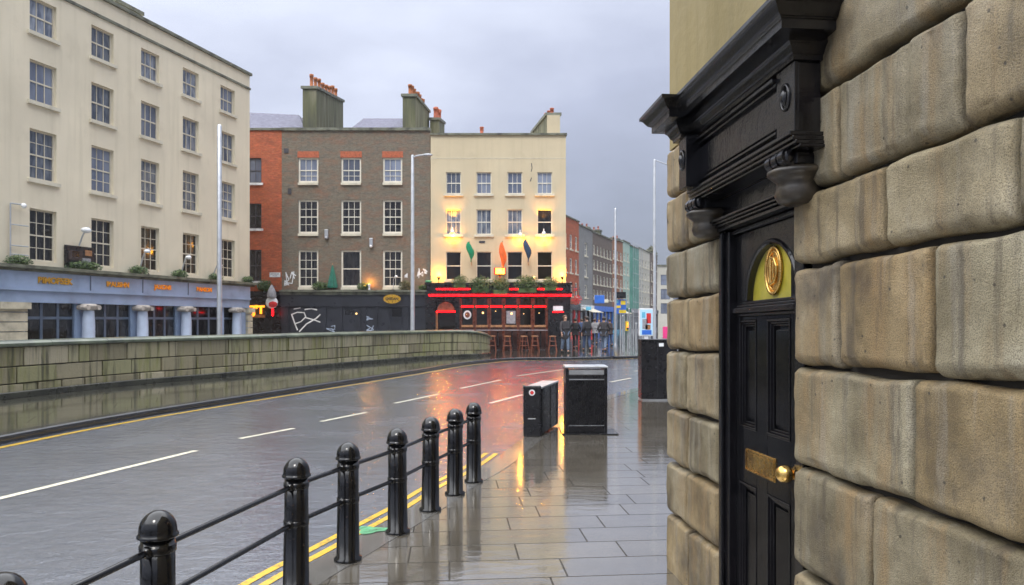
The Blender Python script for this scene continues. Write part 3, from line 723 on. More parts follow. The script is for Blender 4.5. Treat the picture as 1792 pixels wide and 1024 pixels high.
o = empty('ledge_lamp', Vector((fx(648), FY-.28, 3.36))); tag(o, 'small uplighter throwing an orange glow on the grey brick wall', 'lamp')
m = MB(); m.lathe((0, 0, 0), [(0, 0), (.08, 0), (.06, .05), (.05, .18), (.1, .3), (.1, .33), (.08, .3), (0, .22)], 12); m.build('lamp_body', 'sign_white', o)
m = MB(); m.ball((0, 0, .30), .05); m.build('bulb', 'bulb_amber', o); point(o, (0, 0, .42), 28, (1, .42, .06))
o = empty('desk_lamp', Vector((fx(690), FY-.3, 3.36))); tag(o, 'thin bent lamp with a white head in front of the right brick window', 'lamp')
m = MB(); m.pipe([(0, 0, 0), (0, 0, .6), (.12, -.05, .75)], .015); m.build('stem', 'pole_grey', o); m = MB(); m.lathe((.16, -.05, .74), [(0, .08), (.04, .08), (.12, -.04), (.1, -.04), (0, .04)], 10); m.build('lamp_shade', 'sign_white', o)
for px, py, lab in ((572, 410, 'grey bulkhead fitting on the brick between left and middle windows'), (650, 425, 'grey camera with pale lens on the brick between middle and right windows')):
    o = empty('wall_fitting', tofs(px, py, -.01)); tag(o, lab, 'wall fitting')
    m = MB(); m.box(-.10, .10, -.14, 0, -.25, .25); m.build('housing', 'galvanised', o, bevel=.02); m = MB(); m.ball((0, -.15, -.22), .08); m.build('lens', 'sign_white' if px > 600 else 'pole_grey', o)
o = empty('hanging_emblem', tofs(484, 530, -.8)); tag(o, 'round red and white hanging emblem with a grey hood beside the amber lettering', 'sign')
m = MB(); m.ball((0, 0, 0), .34, sc=(1, .35, 1)); m.build('disc', 'sign_white', o)
m = MB(); m.ball((.05, -.03, -.08), .3, sc=(.9, .36, .7)); m.build('red_device', 'sign_red', o)
m = MB(); m.lathe((0, 0, .25), [(.22, 0), (.26, .1), (.2, .4), (.08, .65), (0, .75)], 12); m.build('hood', 'coat_grey', o)
m = MB(); m.tube((0, 0, .9), (0, .7, .9), .02); m.tube((0, 0, .55), (0, 0, .92), .02); m.build('bracket', 'dark_frame', o)
m = MB(); m.lathe((.05, 0, -.75), [(0, 0), (.05, .05), (.05, .35), (0, .4)], 8); m.build('pendant', 'neon_red', o)

# ---- the pub
Pb = empty('pub_building', (fx(754), FY-.12, 0)); tag(Pb, 'cream four storey corner pub with a black and mahogany front edged in red neon', 'building')
def qx(px): return fx(px)-fx(754)
px0, px1 = 0.0, qx(990)
cw = [(781, 807), (834, 860), (888, 914), (940, 966)]; rw_ = [(302, 340), (367, 411), (441, 490)]
hol = [(qx(a), qx(b), fz(d), fz(c)) for a, b in cw for c, d in rw_]
m = MB(); facade(m, px0, px1, 3.1, fz(238), hol, .13); shell(m, px0, px1, 0, fz(238), 9); m.build('wall', 'pub_plaster', Pb)
for i, (a, b) in enumerate(cw):
    for j, (c, d) in enumerate(rw_):
        if j == 2: window(Pb, qx(a), qx(b), fz(d), fz(c), 1, (1, 1), 'sash_white', 'pane_black', .13, 'sill_stone', fw=.035)
        else: window(Pb, qx(a), qx(b), fz(d), fz(c), 3 if not (j == 1 and i == 3) else 1, (1, 1), 'sash_white', 'pane_dark' if (j == 1 and i == 3) else ('pane_sky' if j == 0 else 'pane_curtain'), .13, 'sill_stone', fw=.045, sill_over=.13)
m = MB(); m.box(px0-.02, px1+.06, -.10, .3, fz(238)+.003, fz(234.5)); m.build('parapet_coping', 'coping_stone', Pb)
m = MB(); m.box(px0, px1, -.012, -.002, fz(278.5), fz(277.5)); m.build('string_course', 'sill_stone', Pb)
chimney(Pb, qx(958), qx(981), .7, 6.5, 11, 13.3, 6, 'mossy_render', 'pot_red', skew=-.7, poth=.5, rise=.5)
m = MB(); m.box(qx(958), qx(981), .55, .695, 11, 13.29); m.build('chimney_front', 'pub_plaster', Pb)  # cream slab on the front only; the stack's other sides are a darker tone
chimney(Pb, qx(836), qx(846), 1.5, 1.9, 11, 12.35, 1, 'mossy_render', 'pot_red', poth=.45)
m = MB(); stroke(m, [(qx(930), fz(287)), (qx(931), fz(295)), (qx(929.5), fz(301))], .045, -.006); stroke(m, [(qx(930), fz(312)), (qx(928), fz(318))], .05, -.006); m.build('wall_crack', 'dark_frame', Pb)
m = MB(); m.box(qx(838.5), qx(849), -.02, -.002, fz(426), fz(422)); m.build('wall_vent', 'dark_frame', Pb)
# ground floor front
SX0, SX1 = qx(746), qx(1000)
m = MB(); m.box(SX0, SX1, -.60, -.002, 3.64, 3.74); m.box(SX0+.1, SX1-.1, -.50, -.002, 3.25, 3.637); m.box(SX0, SX1, -.55, -.002, 3.15, 3.247); m.box(SX0+.05, SX1-.05, -.42, -.002, 2.93, 3.147); m.build('fascia', 'pub_black', Pb)
for a, b in ((SX0, qx(764)), (qx(798), qx(805.5)), (qx(958), SX1-.1)): m = MB(); m.box(a, b, -.40, .1, 0, 2.927); m.build('pilaster', 'pub_black', Pb)
m = MB(); m.box(qx(764)+.002, qx(798)-.002, -.25, .1, 2.72, 2.927); m.build('door_head', 'pub_black', Pb)
for a, b, z, nm in ((753, 998, fz(517.5), 0), (766, 824, fz(507), 1), (892, 909, fz(507), 2), (940, 982, fz(507), 3)):
    m = MB(); hz_ = .032 if nm else .042; m.box(qx(a), qx(b), -.64, -.604, z-hz_, z+hz_); m.build('neon_strip', 'neon_red', Pb)
# entrance
m = MB(); m.box(qx(764), qx(798), -.10, -.05, .06, 2.2); dr = m.build('door', 'pane_black', Pb)
m = MB(); m.box(qx(764), qx(767), -.2, -.1, 0, 2.2); m.build('door_post', 'bare_wood', dr)
m = MB(); cxx = qx(781.5); rr_ = .48; pts = [(cxx+rr_*math.cos(R(t)), -.30, 2.22+rr_*math.sin(R(t))) for t in range(0, 181, 12)]; m.poly(pts, .05); m.build('fanlight', 'stool_wood', Pb)
m = MB(); m.box(qx(765), qx(798), -.34, -.30, 2.13, 2.19); m.build('neon_strip', 'neon_red', Pb)
m = MB(); m.box(qx(765), qx(798), -.1, .02, 2.21, 2.71); m.build('fanlight_board', 'pub_black', Pb)
m = MB(); m.box(qx(967), qx(984), -.43, -.402, fz(544), fz(536)); m.build('fascia_plaque', 'sign_white', Pb); m = MB(); m.box(qx(966), qx(985), -.44, -.402, fz(547), fz(545.5)); m.build('neon_strip', 'neon_red', Pb)
# glazed bays
bx = [806+25.2*i for i in range(7)]
m = MB()
for i, b in enumerate(bx): m.box(qx(b)-.075, qx(b)+.075, -.36, .02, 0, 2.927)
m.build('bay_frame', 'mahogany', Pb)
m = MB(); m.box(qx(806)+.08, qx(957)-.08, -.33, .0, 0, 1.25); m.build('stall_riser', 'mahogany_dark', Pb)
m = MB(); m.box(qx(806), qx(957), -.05, 0, 1.25, 2.92); m.build('bay_backing', 'pane_black', Pb)
for i in range(6):
    a, b = qx(bx[i])+.077, qx(bx[i+1])-.077
    m = MB(); m.box(a, b, -.24, -.20, 2.50, 2.9); m.box(a, b, -.30, -.18, 1.27, 1.36)
    m.box(a, a+.04, -.24, -.2, 1.363, 2.40); m.box(b-.04, b, -.24, -.2, 1.363, 2.40)
    w_ = m.build('bay_window', 'mahogany', Pb)
    m = MB(); m.box(a+.03, b-.03, -.215, -.205, 1.36, 2.42); m.build('pane', 'pane_black', w_)
    m = MB(); m.box(a+.04, b-.04, -.25, -.243, 2.55, 2.86); m.build('transom_pane', 'pane_dark', w_)
    m = MB(); m.box(a, b, -.27, -.24, 2.41, 2.47); m.build('neon_strip', 'neon_red', w_)
    m = MB(); m.box(a, b, -.36, -.302, 1.30, 1.42); m.build('window_sill', 'bare_wood', w_)
    m = MB(); m.box(a+.1, b-.1, -.345, -.331, .25, 1.1); m.build('lower_panel', 'mahogany_dark', w_)
    m = MB(); m.ball(((a+b)/2+rg.uniform(-.1, .1), -.235, 2.0+rg.uniform(-.15, .2)), .055 if i in (1, 3) else .025, sc=(1, .4, 1)); m.build('interior_light', 'bulb_small', w_)
m = MB(); c_ = ((qx(bx[0])+qx(bx[1]))/2, -.225, 1.98)
m.poly([(c_[0]+.22*math.cos(t/16*6.283), -.235, 1.98+.25*math.sin(t/16*6.283)) for t in range(16)], .008); m.build('window_emblem', 'sign_white', Pb)
m = MB(); m.poly([(c_[0]+.14*math.cos(t/16*6.283), -.243, 1.98+.16*math.sin(t/16*6.283)) for t in range(16)], .006); m.build('window_emblem', 'stool_wood', Pb)
m = MB(); m.box(qx(bx[3])+.15, qx(bx[4])-.15, -.235, -.226, 1.5, 2.2); m.build('window_poster', 'coat_grey', Pb)
PBY = FY-.12
def pub_plant(px, py, w_, h_, lab, n):
    m = MB()
    for k in range(3): leaves(m, ((k-1)*w_*.35, 0, rl.uniform(-.08, .08)), (w_*.72, .34, h_), n//3, .085, rl)
    m.box(-w_*.7, w_*.7, -.14, .14, -h_-.0, -h_*.5)
    o = m.build('hedge_plant', 'leaf_green'); o.location = (fx(px), PBY-.55, fz(py)+.06); o.scale = (1.12, 1, 1.12); tag(o, lab, 'plant', 'bushes along the pub ledge'); return o
pub_plant(806, 496, .40, .30, 'trailing bush at the left end of the pub ledge', 900)
pub_plant(842, 500, .58, .42, 'big round bush on the pub ledge just left of the orange lamp', 2000)
pub_plant(876, 503, .48, .42, 'round bush on the pub ledge right under the orange lamp', 1600)
pub_plant(922, 500, .64, .42, 'largest round bush on the pub ledge, right of centre', 2200)
pub_plant(962, 499, .42, .34, 'trailing bush at the right end of the pub ledge', 1100)
# lamps on the pub
YC = (1, .40, .02)
def pub_lamp(px, py, lab, aim_up, e_up=0, e_dn=0, drop=.0):
    o = empty('pub_lamp', Vector((fx(px), PBY-.01, fz(py)))); tag(o, lab, 'wall lamp', 'lamps on the pub wall')
    m = MB(); m.pipe([(0, 0, .1), (0, -.15, .28), (0, -.34, .30), (0, -.42, .18)], .022); m.build('arm', 'sign_white', o)
    m = MB(); m.lathe((0, -.42, 0), [(0, .16), (.07, .15), (.10, .08), (.17, -.05), (.15, -.05), (.08, .06), (0, .1)], 14); m.build('lamp_shade', 'sign_white', o)
    m = MB(); m.ball((0, -.42, -.04), .07); m.build('bulb', 'bulb_amber', o)
    if e_dn: point(o, (0, -.19, -.16), e_dn, YC, .05)
    if e_up: point(o, (0, -.16, .75), e_up, YC, .05, 'SPOT', (R(170), 0, 0), R(100))
    return o
pub_lamp(793, 409, 'white swan neck lamp above the first dark pub window from the left', 0, 190, 62)
pub_lamp(910, 414, 'white lamp with amber bulb above the third dark pub window', 0, 0, 65)
pub_lamp(951, 412, 'white swan neck lamp above the rightmost dark pub window', 0, 190, 62)
for px, lab in ((769, 'small black uplighter at the left end of the pub ledge'), (983, 'small black uplighter at the right end of the pub ledge')):
    o = empty('ledge_uplighter', Vector((fx(px), PBY-.30, 3.742))); tag(o, lab, 'lamp', 'uplighters on the pub ledge')
    m = MB(); m.tube((0, 0, 0), (0, 0, .2), .02); m.lathe((0, 0, .2), [(0, 0), (.06, 0), (.1, .16), (.08, .16), (0, .06)], 12); m.build('lamp_body', 'pub_black', o)
    m = MB(); m.ball((0, 0, .34), .05); m.build('bulb', 'bulb_amber', o); point(o, (0, .12, .5), 85, YC)
o = empty('patio_heater', Vector((fx(875), PBY-.35, 3.742))); tag(o, 'glowing orange heater box on the pub ledge behind the bushes', 'heater')
m = MB(); m.box(-.32, .32, -.12, .12, .45, .85); m.box(-.05, .05, -.05, .05, 0, .45); m.build('housing', 'sign_red', o, bevel=.02)
m = MB(); m.box(-.22, .26, -.15, -.122, .5, .8); m.build('element', 'bulb_amber', o); point(o, (0, -.3, .7), 25, (1, .35, .05))
o = empty('ledge_lamp', Vector((fx(934), PBY-.3, 3.742))); tag(o, 'little round orange lamp on the pub ledge left of the last window', 'lamp')
m = MB(); m.ball((0, 0, .3), .08); m.build('bulb', 'bulb_small', o); m = MB(); m.tube((0, 0, 0), (0, 0, .24), .03); m.build('base', 'pub_black', o)
def flag(px, py0, py1, mt, lean, lab):
    o = empty('flag', Vector((fx(px), PBY-.55, fz(py1)))); h = fz(py0)-fz(py1); tag(o, lab, 'flag', 'furled flags on the pub front')
    m = MB(); m.tube((0, .53, -.1), (lean, -.05, h), .018); m.build('pole', 'bare_wood', o)
    m = MB(); n = 10; vs = []; lv = 9
    for k in range(lv):
        t = k/(lv-1); r = .025+.14*math.sin(math.pi*min(1, (1-t)*1.15+.02))**.8*(1 if t < .9 else .6)
        for i in range(n):
            a_ = 6.283*i/n; q_ = r*(1+.35*math.sin(3*a_+t*4)); vs.append((lean*(.25+.75*t)+q_*math.cos(a_)+.05*math.sin(t*5), .0-.05*t+q_*.5*math.sin(a_), h*(.05+.9*t)))
    m.add(vs, [(k*n+i, k*n+(i+1) % n, (k+1)*n+(i+1) % n, (k+1)*n+i) for k in range(lv-1) for i in range(n)], True); m.build('cloth', mt, o)
flag(826, 424, 462, 'flag_green', -.12, 'furled green flag between the first two dark pub windows')
flag(879, 424, 478, 'flag_orange', .02, 'furled orange flag between the second and third dark pub windows')
flag(925, 420, 462, 'flag_navy', -.16, 'furled dark navy flag between the last two dark pub windows')
o = empty('green_side_lamp', Vector((fx(741)+.35, PBY-.4, 3.742))); tag(o, 'pale green round lamp at the far left corner of the pub ledge', 'lamp'); m = MB(); m.ball((0, 0, .08), .16, sc=(1.3, .8, .5)); m.build('shade', 'litter_green', o)
# bar stools and tall tables in front
def stool(x, y, hgt, lab, back=False, mt='stool_wood', rz=0.):
    o = empty('bar_stool', (x, y, ZQ), rz); tag(o, lab, 'stool', 'bar stools outside the pub')
    m = MB(); m.lathe((0, 0, hgt-.05), [(0, 0), (.17, 0), (.19, .02), (.19, .045), (.16, .05), (0, .05)], 16); m.build('seat', 'bare_wood', o)
    for sx in (-1, 1):
        for sy in (-1, 1):
            m = MB(); m.tube((sx*.21, sy*.21, 0), (sx*.12, sy*.12, hgt-.052), .02, .02, 8); m.build('leg', mt, o)
    m = MB()
    for z in (.28, .52):
        r = .21-.09*z/hgt
        for a_, b_ in (((-r, -r), (r, -r)), ((r, -r), (r, r)), ((r, r), (-r, r)), ((-r, r), (-r, -r))): m.tube((*a_, z), (*b_, z), .014, n=6)
    m.build('stretcher', mt, o)
    return o
def table(x, y, lab):
    o = empty('bar_table', (x, y, ZQ)); tag(o, lab, 'table', 'tall bar tables outside the pub')
    m = MB(); m.lathe((0, 0, 1.06), [(0, 0), (.38, 0), (.40, .015), (.40, .035), (0, .04)], 24); m.build('tabletop', 'coat_grey', o)
    m = MB(); m.tube((0, 0, .03), (0, 0, 1.06), .035); m.build('stem', 'pub_black', o); m = MB(); m.lathe((0, 0, 0), [(0, .04), (.04, .04), (.24, .02), (.25, 0), (0, 0)], 20); m.build('base', 'pub_black', o)
for i, (px, w_) in enumerate(((817, 0), (846, 0), (871, 0), (896, 0), (922, 0), (946, 0))):
    x = (px-896)*38.9/F
    table(x, 38.9, ['tall grey bar table nearest the pub door', 'second tall bar table counted from the pub door', 'third tall bar table from the door, behind the left stools', 'fourth tall bar table counted from the pub door', 'fifth tall bar table, behind the right stools', 'tall bar table farthest from the pub door'][i])
for i, px in enumerate((841, 861, 888, 917, 936, 967)):
    stool((px-896)*37.8/F, 37.8+rl.uniform(-.2, .2), .80, ['brown wooden bar stool nearest the end of the quay wall', 'second brown bar stool from the quay wall end', 'third bar stool, under the middle of the neon strip', 'fourth bar stool counted from the quay wall', 'fifth bar stool counted from the quay wall', 'brown wooden bar stool nearest the man in the dark coat'][i], rz=rl.uniform(-.4, .4))

# ------------------------------------------------------------------ far terrace, going away to the right
T0 = Vector((5.3, 71, 0)); ts = .395; Ta = math.atan2(1, ts); nT = math.hypot(1, ts)
def tu(px):
    r = (px-896)/F; Y = (T0.x-ts*T0.y)/(r-ts); return (Y-T0.y)*nT
terr = [
 (985, 1013, 12.0, 'red_brick', 3, 3, 'three storey red brick house at the near end of the far terrace', 'pub_black', .9),
 (1013, 1037, 11.7, 'grey_plaster', 1, 3, 'plain grey rendered house second in the far terrace', 'sign_white', .9),
 (1037, 1071, 11.6, 'brown_brick', 6, 4, 'wide brown brick building with rows of pale windows in the far terrace', 'sign_blue', .8),
 (1071, 1090, 11.9, 'orange_brick', 3, 4, 'orange brick house in the middle of the far terrace', 'shop_frame', .8),
 (1090, 1102, 12.2, 'mint_plaster', 2, 4, 'pale mint green rendered house in the far terrace', 'canvas_green', .8),
 (1102, 1118, 12.0, 'mesh_green', 0, 0, 'building wrapped in green scaffold netting in the far terrace', 'coat_grey', .8),
 (1118, 1137, 12.2, 'pale_plaster', 4, 4, 'cream stone building with many windows near the end of the far terrace', 'shop_frame', .9),
 (1137, 1150, 12.3, 'brown_brick', 2, 4, 'dark brick building at the far end of the terrace', 'pub_black', .8)]
for i, (a, b, zt, mt, nc, nr, lab, shop, wf) in enumerate(terr):
    u0, u1 = tu(a), tu(b); L = u1-u0
    base = T0+Vector((ts, 1, 0)).normalized()*u0
    o = empty('terrace_house', (base.x, base.y, 0), Ta); tag(o, lab, 'building', 'houses of the far terrace')
    hol = []
    z0_ = 3.9; st = (zt-.9-z0_)/max(1, nr)
    for c in range(nc):
        for r_ in range(nr):
            cx = L*(c+.5)/nc; ww = min(1.1, L/nc*.5); hh = st*.62
            hol.append((cx-ww/2, cx+ww/2, z0_+r_*st+.2, z0_+r_*st+.2+hh))
    m = MB(); facade(m, 0, L-.02, 3.3, zt, hol, .12); shell(m, 0, L-.02, 0, zt, 10); m.build('wall', mt, o)
    for h_ in hol: window(o, *h_, 2, (1, 1), 'sash_white', 'pane_curtain', .12, 'sill_stone', fw=.1)
    m = MB(); m.box(0, L-.03, -.12, .3, zt+.003, zt+.14); m.build('parapet_coping', 'coping_stone', o)
    m = MB(); m.hexa([(0, .4, zt-.1), (L-.05, .4, zt-.1), (L-.05, 9, zt-.1), (0, 9, zt-.1), (.3, 4.5, zt+.9), (L-.35, 4.5, zt+.9), (L-.35, 4.9, zt+.9), (.3, 4.9, zt+.9)]); m.build('roof', 'slate', o)
    if i in (0, 2, 3, 4, 6):
        chimney(o, L*.15, L*.15+1.3, 3.4, 4.6, zt-.1, zt+1.6, 2, 'mossy_render' if i else 'grey_plaster', 'pot_red', poth=.5)
        if i == 2: chimney(o, L*.62, L*.62+1.6, 3.4, 4.6, zt-.1, zt+1.5, 3, 'brown_brick', 'pot_red', poth=.5)
    # shopfront: fascia, posts, glazing
    m = MB(); m.box(.1, L-.15, -.25, -.002, 2.7, 3.3); m.build('shop_fascia', shop, o)
    m = MB(); m.box(.1, L-.15, -.02, .03, .4, 2.697); m.build('shop_window', 'pane_dark', o)
    m = MB(); n_ = max(2, int(L/1.8))
    for k in range(n_+1): xx = .1+(L-.25)*k/n_; m.box(xx-.08 if k else .1, xx+.08 if k < n_ else L-.15, -.15, -.021, 0, 2.697)
    m.box(.12, L-.17, -.1, -.022, 0.01, .45); m.build('shop_frame', ['sign_red', 'dark_frame', 'sign_blue', 'sign_cyan', 'canvas_green', 'coat_grey', 'sign_white', 'dark_frame'][i], o)
    if i in (1, 3):
        m = MB(); m.hexa([(.4, -1.4, 2.5), (L-.5, -1.4, 2.5), (L-.5, -.26, 2.9), (.4, -.26, 2.9), (.4, -1.42, 2.53), (L-.5, -1.42, 2.53), (L-.5, -.26, 2.95), (.4, -.26, 2.95)]); m.build('awning', 'awning_cream', o)
    if mt == 'mesh_green':
        m = MB()
        for k in range(6): m.tube((L*k/5, -.5, 0), (L*k/5, -.5, zt+.6), .03, n=6)
        for z in (2.2, 4.2, 6.2, 8.2, 10.2, 12.2): m.tube((0, -.5, z), (L, -.5, z), .03, n=6)
        m.build('scaffold', 'pole_grey', o)
# hanging street lantern at first house, red baskets
o = empty('office_block', (at(1148, 560, 150).x, 150, 0)); tag(o, 'pale grey blue modern block closing the far end of the street', 'building')
m = MB(); facade(m, 0, 12, 0, 13, [(1+2.6*c, 3+2.6*c, 3+3*r_, 5.2+3*r_) for c in range(4) for r_ in range(3)], .2); shell(m, 0, 12, 0, 13, 12); m.build('wall', 'pale_plaster', o)
for c in range(4):
    for r_ in range(3): window(o, 1+2.6*c, 3+2.6*c, 3+3*r_, 5.2+3*r_, 2, (1, 1), 'dark_frame', 'pane_sky', .2, None)
m = MB(); m.box(-.2, 12.2, -.2, 12, 13.003, 13.3); m.build('roof', 'coping_stone', o)
m = MB(); leaves(m, (0, 0, 14.4), (1.3, 1.3, 2.6), 2500, .5, rl); tr = m.build('crown', 'leaf_olive'); o = empty('street_tree', (at(1139, 560, 148).x, 148, 0)); tr.parent = o
tag(o, 'dark narrow tree top rising over the far end of the terrace', 'tree'); m = MB(); m.tube((0, 0, 0), (0, 0, 14), .25, .08, 8); m.build('trunk', 'dark_frame', o)

# ------------------------------------------------------------------ quay wall
wall_pts = smooth_line([(-12.4, 4), (-11.7, 9)] + [(gp(0, 700, ZQ).x, gp(0, 700, ZQ).y)] + [gp(*p, ZQ)[:2] for p in ((225, 675), (450, 655), (620, 639), (740, 629), (800, 625.5), (838, 624))] + [(-1.05, 33.6), (-1.25, 34.6), (-2.2, 35.2)], 10)
Qw = empty('quay_wall', (wall_pts[20].x, wall_pts[20].y, ZQ)); tag(Qw, 'low mossy stone quay wall with a rounded green coping beside the wet road', 'wall')
arc = [0.]
for a, b in zip(wall_pts[:-1], wall_pts[1:]): arc.append(arc[-1]+(b-a).length)
def wp(t):
    t = max(0, min(arc[-1]-1e-4, t))
    for i in range(len(arc)-1):
        if arc[i+1] >= t:
            k = (t-arc[i])/(arc[i+1]-arc[i]); p = wall_pts[i].lerp(wall_pts[i+1], k); d = (wall_pts[i+1]-wall_pts[i]).normalized(); return p, Vector((-d.y, d.x))
TH = 1.08     # height below coping
def ws(t): k = max(0, min(1, (t-(arc[-1]-5.2))/3.4)); return 1-.36*k*k

m = MB(); rq = random.Random(11)
zs_ = [0, .30, .66, TH]
for k in range(3):
    t = rq.uniform(-.6, 0)
    while t < arc[-1]:
        ln = rq.uniform(.55, 1.25) if rq.random() < .75 else rq.uniform(.25, .5); a_, b_ = max(0, t+.012), min(arc[-1], t+ln-.012); t += ln
        if b_-a_ < .05: continue
        (pa, na), (pb, nb) = wp(a_), wp(b_); o1 = rq.uniform(-.022, .018); dd = .42
        z0_, z1_ = ZQ+zs_[k]+.012, ZQ+zs_[k+1]-.010
        P_ = [(pa, na, o1), (pb, nb, o1), (pb, nb, dd), (pa, na, dd)]
        sc4 = [ws(a_), ws(b_), ws(b_), ws(a_)]
        m.hexa([(p.x+n_.x*q_, p.y+n_.y*q_, ZQ+(z0_-ZQ)*s4) for (p, n_, q_), s4 in zip(P_, sc4)]+[(p.x+n_.x*q_, p.y+n_.y*q_, ZQ+(z1_-ZQ)*s4) for (p, n_, q_), s4 in zip(P_, sc4)])
m.build('stonework', 'quay_stone', Qw, Qw.location, bevel=.014)
m = MB(); N = len(wall_pts)
def sweep(m, prof, smooth=False):
    vs = []; n_ = len(prof)
    for i in range(N):
        p, nn_ = wp(arc[i])
        for o_, z in prof: vs.append((p.x+nn_.x*o_, p.y+nn_.y*o_, ZQ+(z-ZQ)*ws(arc[i])))
    fs = [(i*n_+k, i*n_+(k+1) % n_, (i+1)*n_+(k+1) % n_, (i+1)*n_+k) for i in range(N-1) for k in range(n_)]
    fs += [tuple(range(n_)), tuple((N-1)*n_+k for k in range(n_))]
    m.add(vs, fs, smooth)
sweep(m, [(.12, ZQ+.003), (.34, ZQ+.003), (.34, ZQ+TH-.003), (.12, ZQ+TH-.003)]); m.build('core', 'joint_dark', Qw, Qw.location)
m = MB(); sweep(m, [(-.05, ZQ+.003), (.11, ZQ+.003), (.11, ZQ+.14), (-.03, ZQ+.14), (-.05, ZQ+.12)]); m.build('footing', 'wet_footing', Qw, Qw.location)
m = MB(); t = 0.
while t < arc[-1]-.2:
    ln = 1.5; ks = 6; vs = []; prof = [(-.07, 0), (-.09, .03), (-.085, .07), (-.03, .115), (.2, .135), (.44, .115), (.49, .07), (.49, 0)]
    for k in range(ks+1):
        tt_ = min(arc[-1], t+.005+(ln-.01)*k/ks); p, nn_ = wp(tt_); n_ = len(prof)
        for o_, z in prof: vs.append((p.x+nn_.x*o_, p.y+nn_.y*o_, ZQ+TH*ws(tt_)+z))
    m.add(vs, [(k*n_+j, k*n_+(j+1) % n_, (k+1)*n_+(j+1) % n_, (k+1)*n_+j) for k in range(ks) for j in range(n_)]+[tuple(range(n_)), tuple(ks*n_+j for j in range(n_))]); t += ln
m.build('coping', 'quay_coping', Qw, Qw.location)

# ------------------------------------------------------------------ posts and street furniture
def pole(name, x, y, z0, h, r0, r1, mt, lab, cat, parts=None):
    o = empty(name, (x, y, z0)); tag(o, lab, cat)
    m = MB(); m.lathe((0, 0, 0), [(0, 0), (r0*1.5, 0), (r0*1.5, .5), (r0*1.05, .56), (r0, .6), (r1, h-.05), (r1*.6, h), (0, h)], 14); m.build('pole', mt, o); return o
p = at(384, 560, 24); pole('flagpole', p.x, 24, ZQ, at(0, 218, 24).z-ZQ, .085, .075, 'galvanised', 'bare silver pole standing behind the wall in front of the cream building', 'pole')
p = at(722, 560, 34); o = pole('street_lamp', p.x, 34, ZQ, at(0, 271, 34).z-ZQ, .10, .07, 'pole_grey', 'tall grey street lamp with a short arm in front of the grey brick building', 'street lamp')
zt = at(0, 271, 34).z-ZQ; m = MB(); m.pipe([(0, 0, zt-.12), (.25, 0, zt-.04), (.55, 0, zt)], .035); m.build('arm', 'pole_grey', o); m = MB(); m.ball((.72, 0, zt-.01), .24, sc=(1, .5, .28)); m.build('lamp_head', 'pole_grey', o)
p = at(1145.5, 560, 30); o = pole('street_lamp', p.x, 30, ZQ, at(0, 279, 30).z-ZQ, .075, .05, 'pole_grey', 'tall thin street lamp with a wire arm beside the stone corner', 'street lamp')
zt = at(0, 279, 30).z-ZQ; m = MB(); m.pipe([(0, 0, zt-.03), (.75, 0, zt-.3)], .022); m.build('arm', 'pole_grey', o); m = MB(); m.ball((.9, 0, zt-.36), .2, sc=(1.2, .6, .3)); m.build('lamp_head', 'pole_grey', o)
p = gp(1077, 624, ZQ); o = pole('steel_mast', p.x, p.y, ZQ, at(0, 364, p.y).z-ZQ, .055, .045, 'galvanised', 'bare pointed steel mast on the far pavement right of the walking people', 'pole')
o = empty('roof_aerial', lw(-4.2, 5, 13.9), 0); tag(o, 'thin aerial mast above the roof of the cream building', 'aerial'); m = MB(); m.tube((0, 0, 0), (0, 0, 6), .022, n=6); m.build('mast', 'pole_grey', o); m = MB(); m.tube((0, 0, 0), (0, 0, .5), .06); m.build('base', 'coping_stone', o)
rp_ = random.Random(4)
for i, (px, py, h_) in enumerate(((1090, 618, 1.9), (1101, 612, 2.3), (1108, 606, 2.2), (1113, 614, 1.5), (1093, 602, 2.6), (1104, 600, 2.0))):
    p = gp(px, py, ZQ); m = MB(); m.lathe((0, 0, 0), [(0, 0), (.045, 0), (.04, .1), (.035, h_-.1), (.045, h_-.08), (.03, h_), (0, h_)], 8); o = m.build('street_post', 'pole_grey'); o.location = p
    tag(o, ['thin grey post right of the pointed mast, nearest the kerb', 'tall thin grey post left of the advert panel', 'thin grey post standing against the left frame of the advert panel', 'short grey post on the kerb side below the advert panel', 'tall thin post behind the traffic light', 'distant thin grey post between traffic light and advert panel'][i], 'post', 'thin posts on the far pavement')
# big blue and yellow sign with black box above
p = at(1086, 560, 44); o = empty('information_sign', (p.x, 44, ZQ)); tag(o, 'blue and yellow patterned sign on a post below a black box by the mast', 'sign')
m = MB(); m.tube((0, .05, 0), (0, .05, 3.6), .05); m.build('post', 'pole_grey', o); m = MB(); m.box(-.34, .34, -.05, .0, at(0, 551, 44).z, at(0, 526, 44).z); m.build('board', 'sign_blue', o)
zc = at(0, 538, 44).z
for a_, b_, c_, d_, mt in ((-.33, .0, -.1, .05, 'sign_yellow'), (.0, .3, .1, .35, 'sign_yellow'), (-.1, .33, -.42, -.22, 'sign_yellow'), (-.33, -.15, .2, .42, 'sign_cyan')):
    m = MB(); m.box(a_, b_, -.056, -.052, zc+c_, zc+d_); m.build('sign_patch', mt, o)
m = MB(); m.box(-.3, .3, -.2, .0, at(0, 524, 44).z, at(0, 513, 44).z); m.build('black_box', 'pub_black', o)
p = gp(1098, 606, ZQ); o = empty('traffic_light', p); tag(o, 'small traffic light glowing orange red on a thin post', 'traffic light')
m = MB(); m.tube((0, .08, 0), (0, .08, 2.0), .04); m.build('post', 'pole_grey', o); m = MB(); m.box(-.13, .13, -.1, .1, .95, 1.55); m.build('housing', 'sign_yellow', o, bevel=.02)
for z, mt in ((1.4, 'neon_amber'), (1.25, 'traffic_amber'), (1.1, 'pub_black')):
    m = MB(); m.tube((0, -.13, z), (0, -.101, z), .065, n=12); m.build('lens', mt, o)
p = at(1130.5, 560, 31.5); o = empty('advert_panel', (p.x, 31.5, ZQ)); tag(o, 'tall white framed advert panel with blue and red poster behind the black cabinet', 'advert panel')
